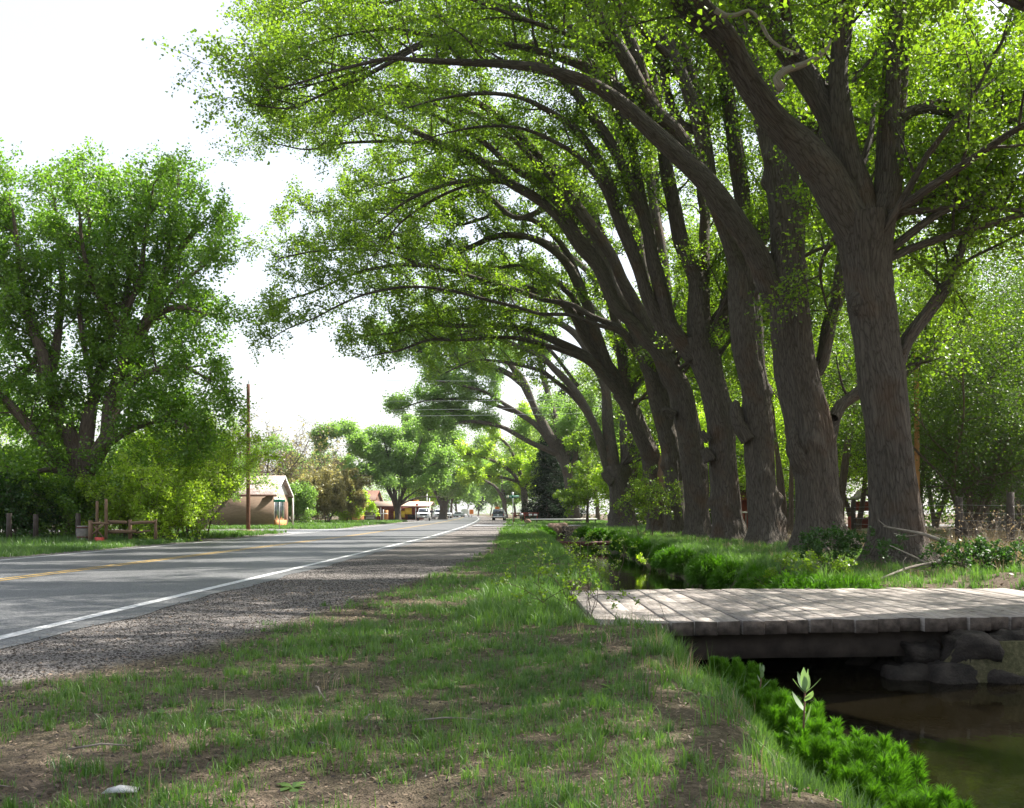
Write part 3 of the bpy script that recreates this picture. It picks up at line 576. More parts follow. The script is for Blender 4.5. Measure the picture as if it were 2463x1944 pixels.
rowtree((7.75, 69.5),
 [(1497, 1286, 110), (1498, 1268, 84), (1497, 1240, 66), (1495, 1183, 62), (1492, 1150, 68), (1490, 1120, 74)],
 [[.8, (1505, 1160, 46), (1509, 1101, 42), (1505, 1019, 38), (1508, 937, 31), (1505, 855, 27), (1480, 773, 24), (1450, 700, 21), (1400, 640, 18), (1330, 590, 14), (1250, 560, 9)],
  [-.6, (1482, 1160, 44), (1472, 1101, 41), (1462, 1019, 34), (1456, 937, 29), (1435, 880, 26), (1390, 810, 22), (1330, 770, 18), (1250, 745, 14), (1150, 740, 10), (1060, 750, 6)],
  [-2.5, (1470, 1150, 32), (1456, 1110, 26), (1436, 1039, 25), (1407, 978, 23), (1374, 929, 21), (1333, 888, 19), (1302, 858, 17), (1254, 836, 14), (1200, 815, 12), (1140, 800, 8), (1060, 820, 4)],
  [1.5, (1520, 1150, 30), (1530, 1060, 26), (1525, 960, 22), (1515, 830, 18), (1500, 700, 12)],
  [-1.5, (1390, 930, 12), (1330, 850, 11), (1290, 820, 10), (1220, 790, 8), (1160, 800, 5)]],
 'broad brown double trunk, last big one before the gap', auto=4, seed=18, k=6)
# a neighbour of the row just outside the frame on the right: its boughs hang into the picture
T = Tree(Y=13, seed=31)
Q = T.main([[8.3, 12.5, -.1, .8], [8.2, 12.5, 2.5, .58], [8.1, 12.6, 6, .5], [8.0, 12.7, 7.5, .5]], .2, 32)
for az in (2.4, 3.0, 3.6, 4.2, 4.9, 5.6): T.autolimb((8, 12.7, 7), (math.cos(az), math.sin(az), .75+.3*math.sin(az*3)), 9.5, .2, n=12)
T.autolimb((8, 12.7, 7), (-.75, .25, .8), 9, .26, n=14); T.autolimb((8, 12.7, 7), (.3, .6, 1), 9, .24, n=14)
T.autolimb((8, 12.7, 7), (-.3, -.5, 1), 9, .24, n=14); T.autolimb((8, 12.7, 7), (.2, .2, 1.3), 10, .28, n=14); T.autolimb((8, 12.7, 7), (-.5, .8, .9), 9, .2, n=12)
T.branch(sp=.4, npts=5, sp2=.25, l1=(1.3, 3.5))
T.finish('roadside_tree', (8.3, 12.5, 0), 'tree whose boughs hang in at the top right corner', 'tree', ROW, M['leaf'], M['bark'], 8, .095, .14); TOTAL[0] += T.nl
def onto(label_part, name, pts, Y, mat, dy=0., n=10):
    root = [o for o in bpy.data.objects if o.name.startswith('roadside_tree') and label_part in o['label']][0]
    T = Tree(seed=9); Q = catmull(T.pix(pts, Y, dy), .1); V, F, B = tube(Q[:, :3], Q[:, 3], n, cap=True, disp=lambda th, ss, r: 1+.12*np.sin(3*th+4*ss)+.08*np.sin(5*th-7*ss))
    npmesh(name, V, F, M[mat], root, True, attrs={'bark': B})
onto('seventh', 'torn_scar', [(1592, 1095, 10), (1597, 1120, 34), (1600, 1160, 32), (1601, 1205, 16), (1601, 1225, 4)], 51.95, 'rawwood')
onto('fourth', 'broken_stub', [(1708, 1110, 34), (1698, 1088, 26), (1693, 1080, 20)], 37.2, 'bark'); onto('fourth', 'broken_stub', [(1705, 1060, 24), (1692, 1045, 18), (1688, 1037, 14)], 37.2, 'bark')
onto('fifth', 'broken_stub', [(1622, 1000, 26), (1600, 985, 16), (1592, 990, 10)], 42.6, 'bark')
onto('third', 'broken_stub', [(1800, 1060, 40), (1778, 1020, 34), (1768, 975, 26), (1774, 966, 16)], 33.5, 'bark')
onto('broad brown', 'broken_stub', [(1475, 1160, 30), (1458, 1145, 20), (1450, 1135, 15)], 69, 'bark')
onto('nearest massive', 'burl', [(2068, 760, 20), (2062, 735, 46), (2066, 712, 40), (2074, 690, 16)], 20.7, 'bark')
onto('second massive', 'burl', [(1915, 1020, 10), (1912, 1060, 40), (1925, 1110, 46), (1945, 1150, 20)], 27.3, 'bark')
onto('nearest massive', 'pale_dead_limb', [(1880, 215, 22), (1868, 190, 20), (1890, 170, 17), (1925, 158, 15), (1960, 140, 13), (1990, 115, 10), (1998, 95, 6)], 19.6, 'deadwood')
onto('nearest massive', 'pale_dead_limb', [(1720, 25, 16), (1745, 38, 12), (1775, 35, 10), (1800, 25, 8), (1825, 45, 8), (1848, 90, 8), (1880, 115, 8), (1920, 130, 6)], 19.2, 'deadwood')
T = Tree(Y=5, seed=33)
T.main([[8.6, 4.2, -.1, .8], [8.5, 4.2, 2.5, .58], [8.4, 4.3, 6, .5], [8.3, 4.4, 7.5, .5]], .2, 24)
for az in (0, .8, 1.6, 2.3, 2.9, 3.5, 4.2, 5.0, 5.7): T.autolimb((8.3, 4.4, 7), (math.cos(az), math.sin(az), .8+.3*math.sin(az*3)), 9.5, .22, n=10)
T.branch(sp=.5, npts=5, sp2=.25, l1=(1.3, 3.5))
T.finish('roadside_tree', (8.6, 4.2, 0), 'tree outside the right edge that shades the near verge', 'tree', ROW, M['leaf'], M['bark'], 9, .1, .14, zmin=5.5)
# ------------------------------------------------------------------ further arching trees along the road
def farrow(pts, limbs, Y, label, seed, lm='leaf_grey', auto=5, k=7, **kw):
    P = pts[0]; X = (P[0]-CX)/FPX*Y
    return rowtree((X, Y), pts, limbs, label, auto=auto, seed=seed, k=k*4, lm=lm, sp=1.5, leaf=.0021*Y, flare=.15, sig=.36, twins=False, **kw)
farrow([(1381, 1258, 40), (1380, 1243, 32), (1376, 1200, 30), (1373, 1169, 27), (1360, 1120, 26), (1345, 1085, 28)],
 [[-5, (1345, 1090, 26), (1335, 1072, 25), (1312, 1030, 23), (1285, 980, 18), (1262, 920, 14), (1230, 880, 11), (1180, 850, 8), (1110, 840, 5)],
  [-6, (1330, 1070, 20), (1305, 1040, 16), (1280, 1015, 14), (1241, 990, 12), (1205, 967, 10), (1160, 940, 8), (1100, 925, 6), (1050, 915, 4)],
  [-3, (1340, 1090, 20), (1286, 1069, 13), (1248, 1049, 12), (1206, 1027, 11), (1151, 1015, 9), (1110, 1016, 8), (1077, 1025, 6), (1030, 1035, 4)],
  [3, (1350, 1090, 22), (1340, 1030, 18), (1322, 960, 16), (1300, 880, 13), (1290, 820, 8)],
  [2, (1375, 1130, 14), (1385, 1090, 12), (1382, 1050, 10), (1395, 1000, 6)],
  [-4, (1270, 940, 12), (1220, 900, 10), (1150, 880, 8), (1090, 885, 6), (1040, 870, 4)],
  [-4, (1290, 990, 14), (1240, 900, 10), (1180, 820, 8), (1100, 775, 6), (1040, 770, 3)], [-6, (1262, 920, 11), (1200, 885, 9), (1120, 860, 7), (1030, 850, 5), (960, 830, 4), (920, 815, 3)],
  [-3, (1235, 990, 10), (1150, 962, 8), (1080, 960, 6), (1020, 965, 4), (960, 985, 3)], [-5, (1200, 830, 8), (1130, 830, 6), (1060, 810, 5), (990, 800, 3)], [-2, (1180, 1010, 8), (1110, 985, 6), (1050, 1000, 4)]], 112,
 'leaning grey trunk beside the dark spruce, its limbs arching over the road', 21)
farrow([(1262, 1252, 30), (1262, 1235, 22), (1262, 1200, 19), (1258, 1170, 18)],
 [[-6, (1258, 1175, 16), (1235, 1140, 12), (1200, 1115, 10), (1160, 1100, 7), (1110, 1090, 4)],
  [-2, (1258, 1170, 14), (1245, 1120, 12), (1220, 1070, 9), (1180, 1040, 5)],
  [5, (1262, 1170, 14), (1270, 1120, 11), (1275, 1060, 8), (1265, 1000, 4)],
  [-6, (1250, 1160, 10), (1210, 1150, 8), (1165, 1145, 6), (1120, 1150, 4)]], 165,
 'distant pale green tree hanging low above the dark vehicle', 22, lm='leaf_yel', auto=3)
farrow([(1215, 1246, 22), (1214, 1230, 14), (1212, 1200, 13)],
 [[-8, (1212, 1205, 12), (1190, 1170, 8), (1150, 1150, 6), (1110, 1140, 3)], [4, (1212, 1200, 12), (1205, 1150, 9), (1190, 1100, 5)]], 235,
 'hazy tree far down the road behind the dark vehicle', 23, auto=4, k=6)
farrow([(957, 1259, 30), (957, 1250, 19), (957, 1224, 17), (956, 1215, 20)],
 [[0, (954, 1225, 13), (946, 1203, 11), (937, 1179, 9.5), (922, 1150, 8), (910, 1129, 7), (890, 1100, 5), (860, 1080, 3)],
  [-3, (944, 1200, 8), (922, 1165, 7), (895, 1148, 6), (868, 1144, 4), (830, 1150, 2.5)],
  [2, (955, 1215, 11), (947, 1179, 9), (944, 1142, 7), (935, 1100, 6), (920, 1050, 4)],
  [-2, (958, 1215, 11), (966, 1195, 10), (975, 1175, 9), (984, 1158, 8), (1000, 1140, 7), (1030, 1123, 5), (1070, 1105, 3)],
  [1, (952, 1200, 7), (955, 1150, 6), (962, 1110, 5), (965, 1060, 4)], [3, (965, 1190, 7), (975, 1140, 6), (985, 1090, 5), (990, 1040, 3)],
  [4, (940, 1180, 7), (915, 1130, 6), (880, 1060, 5), (840, 1030, 3)], [-4, (975, 1170, 6), (1000, 1100, 5), (1020, 1040, 3)],
  [2, (900, 1110, 5), (850, 1050, 4), (800, 1040, 3), (770, 1070, 2)]], 134,
 'spreading vase shaped tree left of the road beside the yellow shop', 24, auto=4)
farrow([(1066, 1252, 32), (1066, 1240, 24), (1067, 1223, 22), (1066, 1205, 24)],
 [[0, (1060, 1212, 13), (1045, 1180, 10), (1030, 1150, 7), (1010, 1110, 4)], [2, (1066, 1210, 12), (1062, 1160, 10), (1055, 1100, 8), (1045, 1040, 5), (1040, 1000, 3)],
  [-3, (1073, 1210, 12), (1088, 1175, 10), (1102, 1158, 8), (1125, 1140, 5)], [3, (1072, 1205, 10), (1085, 1140, 8), (1090, 1080, 6), (1085, 1020, 4)],
  [4, (1062, 1200, 10), (1040, 1130, 7), (1010, 1060, 5), (985, 1020, 3)]], 180,
 'dark trunked tree rising behind the parked white pickups', 25, auto=5)
# the big tree on the far left
T = Tree(Y=42, seed=41)
for tr, lim in ((
 [(212, 1318, 80), (208, 1290, 62), (206, 1230, 55), (203, 1170, 52), (196, 1125, 50), (190, 1100, 48)], []),):
    Q = T.main(T.pix(tr, 42, 0), .25, 28, smax=5); T.limbs.append(Q[-4:])
for dy, l in ((-.8, [(196, 1130, 46), (165, 1040, 40), (130, 960, 36), (110, 890, 32), (95, 830, 30), (65, 760, 26), (22, 700, 22), (-20, 640, 16), (-60, 540, 9)]),
              (.8, [(200, 1120, 42), (215, 1000, 34), (228, 950, 30), (245, 880, 26), (262, 800, 22), (270, 700, 18), (265, 600, 13), (250, 480, 7)]),
              (1.8, [(210, 1130, 44), (262, 1040, 38), (280, 950, 36), (318, 840, 32), (360, 760, 28), (372, 700, 24), (400, 650, 20), (440, 590, 15), (480, 545, 10), (505, 520, 5)]),
              (-2, [(195, 1160, 36), (140, 1110, 30), (90, 1050, 26), (40, 990, 24), (-10, 940, 18), (-60, 880, 10)]),
              (0, [(255, 1060, 32), (265, 960, 28), (300, 850, 22), (300, 740, 18), (320, 620, 12), (335, 500, 7)]),
              (-2.5, [(330, 810, 22), (365, 765, 18), (420, 740, 14), (465, 745, 9), (505, 760, 5)]),
              (-2.8, [(280, 950, 24), (350, 900, 18), (430, 880, 13), (470, 895, 8), (505, 915, 4)]),
              (2.5, [(120, 920, 26), (140, 800, 20), (150, 680, 15), (140, 540, 9), (120, 440, 5)]),
              (2.6, [(380, 690, 16), (410, 600, 12), (425, 500, 8), (430, 410, 4)]),
              (-2.4, [(240, 1080, 24), (320, 1030, 18), (400, 1010, 12), (460, 1030, 6)]),
              (1.5, [(100, 840, 18), (60, 900, 14), (10, 930, 9), (-30, 1000, 5)]),
              (-1.8, [(300, 800, 18), (230, 700, 15), (200, 600, 11), (190, 500, 6)]),
              (-2.6, [(190, 1150, 20), (120, 1130, 14), (60, 1140, 9), (10, 1120, 5)]),
              (-1.2, [(98, 840, 20), (66, 720, 16), (45, 610, 12), (30, 500, 6)]), (1.4, [(60, 760, 16), (10, 640, 12), (-15, 520, 8), (-10, 440, 4)]), (-.5, [(130, 960, 18), (70, 860, 13), (10, 800, 9), (-50, 760, 5)]),
              (-2.5, [(205, 1170, 14), (262, 1160, 9), (330, 1140, 5)]), (-1.5, [(262, 820, 18), (330, 690, 13), (350, 560, 9), (370, 440, 5)]), (1, [(228, 950, 18), (200, 820, 14), (190, 690, 11), (215, 540, 8), (200, 420, 4)]), (-2, [(360, 770, 14), (430, 690, 10), (490, 640, 7), (520, 610, 4)]), (-1, [(285, 940, 14), (380, 960, 10), (450, 980, 6), (500, 1010, 4)]),
              (2.6, [(230, 1100, 20), (190, 1000, 15), (120, 1040, 10), (60, 1010, 6)])):
    T.limb(T.pix(l, 42, dy), n=10)
T.branch(sp=.36, npts=5, l1=(1.1, 2.4), sp2=.26, rmax=.4, start=.18)
T.finish('leafy_tree', ((210-CX)/FPX*42, 42, float(gz(-17.9, 42))), 'big dense bright green tree beside the road at left', 'tree', None, M['leaf_left'], M['bark2'], 13, .14, .17, zmin=1.8); TOTAL[0] += T.nl
print('LEAVES', TOTAL[0])
# ------------------------------------------------------------------ background trees and shrubs
def gtree(name, X, Y, h, spread, label, cat='tree', group=None, lm='leaf', bm='bark2', stems=1, r=.2, k=6, size=None, seed=1, fork=.3, nl=7, sp=1.1, sig=.2, keep=1., l1=None, up=.25, twig=True, fl=.35, el=(.5, 1.3), l2=(.5, 1.1), crown=True, bend=-.2, sp2=.4):
    T = Tree(Y=Y, seed=seed); z0 = float(gz(X, Y)); sc_ = h/12.
    l1 = l1 or (1.2*sc_+.3, 2.8*sc_+.3)
    for q in range(stems):
        ox, oy = (T.rs.normal(0, .22*stems**.5*.5*(.12 if h > 6 else 1), 2) if stems > 1 else (0, 0)); lean = T.rs.normal(0, .10 if stems == 1 else .3, 2)
        H = h*fork*T.rs.uniform(.85, 1.1); b = np.array([X+ox, Y+oy, z0-.1]); t = b+np.array([lean[0]*H, lean[1]*H, H+.1])
        mid = (b+t)/2+np.array([*T.rs.normal(0, .04*H, 2), 0])
        Q = T.main([[*b, r*1.25], [*(b*.8+t*.2), r], [*mid, r*.9], [*t, r*.8]], max(.3, H/10), 12 if stems == 1 else 7, flare=.35, burls=2)
        T.limbs.append(Q[len(Q)//2:])
        for i in range(nl):
            az = (i+T.rs.uniform(-.3, .3))*6.283/nl; e = T.rs.uniform(*el); src = Q[int(len(Q)*T.rs.uniform(.6, .99))]
            d = np.array([math.cos(az)*math.cos(e), math.sin(az)*math.cos(e), math.sin(e)])
            L = (h-src[2]+z0)*T.rs.uniform(.75, 1.0)/max(.55, math.sin(e)) if e > .7 else spread*T.rs.uniform(.7, 1.1)
            L = min(L, spread/max(.12, math.cos(e)), h)
            T.autolimb(src[:3], d, L, src[3]*.6, bend=(0, 0, bend), n=7, wig=.13)
    T.branch(sp=sp*max(.5, sc_), l1=l1, l2=(l2[0]*max(.5, sc_), l2[1]*max(.5, sc_)), sp2=sp2*max(.5, sc_), up=up, rmax=.5, npts=4, twig=twig, start=.2, tw_r=max(.009, .00025*Y) if h > 1.5 else .0025)
    o = T.finish(name, (X, Y, z0), label, cat, group, M[lm], M[bm], k, size or max(.085, .0024*Y), sig*max(.6, sc_), keep=keep, flat=fl, crown=crown); 
    if crown: TOTAL[0] += T.nl
    return o
def fx(px, Y): return (px-CX)/FPX*Y
GB = 'trees of the wood behind the row'
# right side wood
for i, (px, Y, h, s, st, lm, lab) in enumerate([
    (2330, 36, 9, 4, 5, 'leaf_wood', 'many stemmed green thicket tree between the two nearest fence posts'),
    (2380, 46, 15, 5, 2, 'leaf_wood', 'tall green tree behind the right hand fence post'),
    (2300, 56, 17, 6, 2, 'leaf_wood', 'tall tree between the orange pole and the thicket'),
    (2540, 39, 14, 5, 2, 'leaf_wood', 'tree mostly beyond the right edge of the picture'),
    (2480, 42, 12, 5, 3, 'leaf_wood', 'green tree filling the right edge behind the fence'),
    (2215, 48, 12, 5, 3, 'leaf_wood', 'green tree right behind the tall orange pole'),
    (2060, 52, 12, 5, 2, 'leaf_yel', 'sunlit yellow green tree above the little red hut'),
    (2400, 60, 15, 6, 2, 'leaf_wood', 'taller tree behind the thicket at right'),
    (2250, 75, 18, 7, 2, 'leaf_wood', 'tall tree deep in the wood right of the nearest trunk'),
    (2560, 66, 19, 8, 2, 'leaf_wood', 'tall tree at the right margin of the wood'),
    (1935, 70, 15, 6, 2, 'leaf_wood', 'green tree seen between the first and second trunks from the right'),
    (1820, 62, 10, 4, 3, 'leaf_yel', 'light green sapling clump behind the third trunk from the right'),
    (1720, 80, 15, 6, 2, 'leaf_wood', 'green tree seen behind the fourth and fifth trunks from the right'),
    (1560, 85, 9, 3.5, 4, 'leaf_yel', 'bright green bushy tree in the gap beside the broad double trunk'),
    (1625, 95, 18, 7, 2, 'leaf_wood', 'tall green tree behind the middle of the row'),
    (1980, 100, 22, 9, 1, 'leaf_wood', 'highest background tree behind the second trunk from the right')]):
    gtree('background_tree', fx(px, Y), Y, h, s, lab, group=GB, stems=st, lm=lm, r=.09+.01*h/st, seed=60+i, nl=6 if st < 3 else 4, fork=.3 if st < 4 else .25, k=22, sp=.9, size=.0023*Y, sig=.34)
gtree('poplar_sapling', fx(1412, 98), 98, 9.5, 2.3, 'fresh green sapling standing just right of the dark spruce', lm='leaf', r=.13, seed=80, nl=9, el=(.3, 1.2), k=9, sp=.9)
# dark spruce
def spruce(X, Y, h, rb, label, seed):
    rs = np.random.default_rng(seed); T = Tree(Y=Y, seed=seed); z0 = float(gz(X, Y))
    T.main([[X, Y, z0-.1, .3], [X, Y, z0+h*.5, .17], [X, Y, z0+h, .02]], .6, 10, flare=.3, burls=0)
    A = []
    for z in np.arange(.6, h-.2, .42):
        R_ = rb*(1-z/h)**.8+.15
        for q in range(9):
            az = rs.uniform(0, 6.283); L = R_*rs.uniform(.75, 1.15); d = np.array([math.cos(az), math.sin(az), 0])
            t = np.linspace(0, 1, 6)[:, None]; P = np.array([X, Y, z0+z])+d*L*t+np.array([0, 0, 1])*(-.35*L*t+.22*L*t**2)
            T.tub(P, .03*(1-.8*t[:, 0]), 3)
            n = max(3, int(L*5)); tt = rs.uniform(.15, 1, (n, 1)); A.append(np.array([X, Y, z0+z])+d*L*tt+np.array([0, 0, 1])*(-.35*L*tt+.22*L*tt**2))
    T.anch = A
    return T.finish('spruce_tree', (X, Y, z0), label, 'tree', None, M['needle'], M['bark2'], 9, .34, .22, asp=.3, droop=.5)
spruce(fx(1318, 124), 124, 12.5, 3.6, 'dark almost black spruce beside the leaning grey trunk', 5)
spruce(fx(1352, 133), 133, 18, 3.6, 'tall dark spruce top showing above the power lines', 6)
# left side
GL = 'green trees and bushes on the left of the road'
gtree('leafy_tree', fx(-70, 58), 58, 22, 6.5, 'tall tree cut off by the left edge of the picture', group=GL, lm='leaf_left', r=.3, seed=90, nl=8, k=8, sp=1)
gtree('bush', fx(378, 38.5), 38.5, 3.3, 1.2, 'rounded yellow green bush right of the log fence', 'bush', GL, lm='leaf_yel', stems=6, r=.03, seed=91, nl=5, k=8, fork=.3, size=.10, sig=.14, sp=.8, l2=(.6, 1.2))
gtree('bush', fx(305, 41), 41, 2.6, 1.2, 'yellow green bush directly behind the log rails', 'bush', GL, lm='leaf_yel', stems=6, r=.03, seed=92, nl=5, k=8, fork=.3, size=.10, sig=.14, sp=.8)
gtree('tall_shrub', fx(470, 47), 47, 5.4, 2.6, 'tall airy many stemmed shrub overhanging the brick building', 'shrub', GL, lm='leaf_yel', stems=9, r=.035, seed=93, nl=5, k=5, fork=.35, size=.11, sig=.16, sp=.8, keep=.7, el=(.8, 1.4), bm='bark2')
gtree('bush', fx(415, 44.5), 44.5, 2.6, 1.5, 'low dark green bush at the foot of the tall airy shrub', 'bush', GL, lm='leaf_left', stems=7, r=.03, seed=94, nl=5, k=8, fork=.3, size=.11, sig=.15, sp=.7)
gtree('grey_tree', fx(478, 66), 66, 7.8, 3.0, 'dull grey green tree rising behind the airy shrub', 'tree', GL, lm='leaf_grey', stems=2, r=.12, seed=95, nl=7, k=6, sp=.9)
for i, (px, Y, h, s, lm, lab) in enumerate([(20, 46, 4.6, 2.3, 'leaf_yel', 'sunny yellow green bush at the left edge'), (95, 49, 4.2, 2.2, 'leaf_left', 'green bush left of the big tree trunk'), (160, 41, 2.4, 1.5, 'leaf_left', 'low shaded bush beside the white barrel'), (60, 40, 2.2, 1.6, 'leaf_dark', 'dark low bush in the shade at the far left'), (250, 52, 4.8, 2.4, 'leaf_left', 'green bush behind the big trunk, right side'), (-60, 44, 3.6, 2.2, 'leaf_left', 'bush half cut off by the left edge'),(395, 56, 5.4, 2.4, 'leaf_yel','light green bush between the big tree and the airy shrub')]):
    gtree('bush', fx(px, Y), Y, h, s, lab, 'bush', GL, lm=lm, stems=6, r=.035, seed=100+i, nl=5, k=8, fork=.3, size=.11, sig=.16, sp=.75)
# behind the brick building
GK = 'trees behind the brick building'
for i, (px, Y, h, s, st, lab) in enumerate([(637, 105, 11, 5, 1, 'bare branching tree above the roof of the brick building'), (600, 112, 11.5, 5, 2, 'bare dark limbed tree left of the roof ridge'), (715, 118, 10.5, 4.5, 1, 'thin bare tree right of the brick building')]):
    gtree('bare_tree', fx(px, Y), Y, h, s, lab, 'tree', GK, lm='leaf_red', bm='bark2', stems=st, r=.26, seed=120+i, nl=9, k=1, sp=.55, keep=.55, size=.26, fork=.28, sig=.3, l2=(.9, 2.0))
for i, (px, Y, h, s, lm, kp, lab) in enumerate([(735, 100, 5.0, 2.6, 'leaf_red', .8, 'brownish budding bush beside the brick building'), (790, 106, 5.8, 2.6, 'leaf_red', .9, 'reddish leafing tree with a slim dark stem'), (700, 96, 3.6, 1.8, 'leaf_grey', .8, 'pale bush against the gable wall'), (833, 118, 3.6, 1.8, 'leaf_yel', 1, 'small bright green bush near the grey notice board'),
      (820, 135, 7.0, 3.5, 'leaf_red', .8, 'brown green bush in front of the dark roofed house'), (690, 150, 9.5, 4.5, 'leaf_grey', .9, 'grey green tree behind the bare trees'), (762, 168, 12, 4.5, 'leaf_grey', 1, 'pale tree behind the reddish bushes'), (580, 140, 8, 4.5, 'leaf_grey', .9, 'pale green tree low behind the utility pole'), (510, 130, 9, 4.5, 'leaf_red', .6, 'thin brown tree behind the roof of the brick building')]):
    gtree('leafing_shrub' if h < 7.1 else 'background_tree', fx(px, Y), Y, h, s, lab, 'shrub' if h < 7.1 else 'tree', GK, lm=lm, stems=4 if h < 7 else 1, r=.06 if h < 7 else .2, seed=130+i, nl=5 if h < 7 else 8, k=11, keep=kp, sp=.8, size=.0019*Y, sig=.28)
gtree('dark_tree', fx(738, 190), 190, 20, 2.4, 'dark narrow evergreen rising behind the bare trees', 'tree', GK, lm='leaf_dark', r=.3, seed=150, nl=10, k=10, el=(.4, 1.3), sp=.8)
gtree('dark_tree', fx(778, 200), 200, 21, 2.8, 'dark evergreen partly behind the spreading tree', 'tree', GK, lm='leaf_dark', r=.3, seed=151, nl=10, k=10, el=(.4, 1.3), sp=.8)
# far end of the road
GF = 'trees far down the road'
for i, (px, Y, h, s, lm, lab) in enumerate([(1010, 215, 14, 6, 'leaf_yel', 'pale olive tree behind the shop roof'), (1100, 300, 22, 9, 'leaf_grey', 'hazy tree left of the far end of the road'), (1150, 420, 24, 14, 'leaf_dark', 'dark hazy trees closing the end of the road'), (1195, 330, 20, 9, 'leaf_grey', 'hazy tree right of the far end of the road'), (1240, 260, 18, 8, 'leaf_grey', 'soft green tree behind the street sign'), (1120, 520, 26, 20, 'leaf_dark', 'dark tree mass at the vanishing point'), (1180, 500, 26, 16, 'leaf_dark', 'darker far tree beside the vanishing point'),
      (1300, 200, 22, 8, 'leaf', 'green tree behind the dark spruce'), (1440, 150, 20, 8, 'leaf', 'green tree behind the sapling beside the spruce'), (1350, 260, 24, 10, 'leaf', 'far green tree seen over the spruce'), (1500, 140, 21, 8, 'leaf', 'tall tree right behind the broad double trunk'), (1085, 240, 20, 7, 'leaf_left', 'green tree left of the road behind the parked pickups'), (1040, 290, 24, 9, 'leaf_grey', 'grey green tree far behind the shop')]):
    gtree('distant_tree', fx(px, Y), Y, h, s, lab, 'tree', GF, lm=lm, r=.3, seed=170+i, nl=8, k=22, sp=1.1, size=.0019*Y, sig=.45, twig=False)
print('LEAVES', TOTAL[0])
#EOF2
# ------------------------------------------------------------------ far woods that read as one mass
def mass(name, label, boxes, n, size, lm):
    Vs = []; Fs = []; Rs = []; o = 0
    for (x0, x1, y0, y1, h) in boxes:
        x = rng.uniform(x0, x1, n); y = rng.uniform(y0, y1, n); hh = h*(.75+.3*fn(x, y, .12, 2))
        z = hh*rng.uniform(0, 1, n)**.8; A = np.stack([x, y, z], -1)
        V, F, r = leaves(A, 1, size, size*.5); Vs.append(V); Fs.append(F+o); o += len(V); Rs.append(np.clip(r*.6+.2+.25*np.repeat(fn(x, y, .5), 4), 0, 1))
    ob = npmesh(name, np.vstack(Vs), [np.vstack(Fs)], lm, attrs={'rnd': np.concatenate(Rs)}); tag(ob, label, kind='stuff')
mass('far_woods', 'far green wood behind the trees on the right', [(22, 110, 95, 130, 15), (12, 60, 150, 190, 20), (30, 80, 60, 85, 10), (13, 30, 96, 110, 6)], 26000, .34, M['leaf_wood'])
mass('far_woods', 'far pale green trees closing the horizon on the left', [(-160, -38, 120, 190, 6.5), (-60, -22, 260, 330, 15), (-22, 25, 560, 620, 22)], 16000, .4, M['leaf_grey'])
# ------------------------------------------------------------------ grass, litter, stones
def blades(P, h, w_, lean, rnd, az=None, el=None):
    n = len(P); a = rng.uniform(0, 6.283, n) if az is None else az; b = a+1.57+rng.normal(0, .6, n)
    d = np.stack([np.cos(b), np.sin(b), 0*b], -1); s = np.stack([np.cos(a), np.sin(a), 0*a], -1)*w_[:, None]*.5
    up = np.array([0, 0, 1.])
    m = P+up*(h*.55)[:, None]+d*(h*lean*.3)[:, None]; t = P+up*(h*(1-.25*lean))[:, None]+d*(h*lean)[:, None]
    V = np.stack([P-s, P+s, m+s*.75, m-s*.75, t], 1).reshape(-1, 3); i = np.arange(n)[:, None]*5
    return V, [i+np.array([[0, 1, 2, 3]]), i+np.array([[3, 2, 4]])], np.repeat(rnd, 5)
def tufts(x0, x1, y0, y1, dens, nb, rad, h, w_, mask, ph=0, hmul=None):
    n = int((x1-x0)*(y1-y0)*dens); x = rng.uniform(x0, x1, n); y = rng.uniform(y0, y1, n); k = rng.uniform(0, 1, n) < mask(x, y); x = x[k]; y = y[k]
    cnt = rng.integers(max(2, nb//2), int(nb*1.5), len(x)); X = np.repeat(x, cnt); Y = np.repeat(y, cnt); m = len(X)
    th = np.repeat(rng.uniform(.5, 1.35, len(x)), cnt)
    rr = rad*np.repeat(rng.uniform(.4, 1.6, len(x)), cnt)*rng.normal(0, 1, m); aa = rng.uniform(0, 6.283, m)
    X = X+rr*np.cos(aa); Y = Y+rr*np.sin(aa); H = h*th*rng.uniform(.45, 1.25, m)
    if hmul is not None: H = H*hmul(X, Y)
    P = np.stack([X, Y, gz(X, Y)-.01], -1); P = P[:]; ok = P[:, 2] > WZ-.02
    c = np.clip(np.repeat(rng.uniform(0, 1, len(x)), cnt)*.5+rng.uniform(0, .5, m)+.18*fn(X, Y, .8, 5), 0, 1)
    return P[ok], H[ok], (w_*rng.uniform(.6, 1.4, m))[ok], rng.uniform(.05, .75, m)[ok], c[ok]
def grassobj(name, label, sets, mat):
    P, H, W_, Ln, c = [np.concatenate(z) for z in zip(*sets)]
    V, F, r = blades(P, H, W_, Ln, c); o = npmesh(name, V, F, mat, attrs={'rnd': r}); tag(o, label, kind='stuff'); print(name, len(P))
nobr = lambda x, y: 1-((x > .75) & (x < 7) & (y > 9.7) & (y < 14.4))
def mverge(x, y):
    n = fn(x, y, 1.1, 3)+.5*fn(x, y, 3.3, 1)
    return np.clip(sstep(-.25, 1.1, x-gx(y))*(.40+.72*n+.32*sstep(-2, 1.2, x)), .0, 1)*nobr(x, y)*(1-.85*np.exp(-((x-(cl(y)-1.2+.15*fn(y, y*0, 1.2)))/.2)**2)*(y < 11))*(x < cl(y)-.0)*(1-sstep(81, 84, y)*(1-sstep(92, 95, y)))
bank = lambda x, y: 1+.45*np.exp(-((x-(cl(y)-.75))/.5)**2)
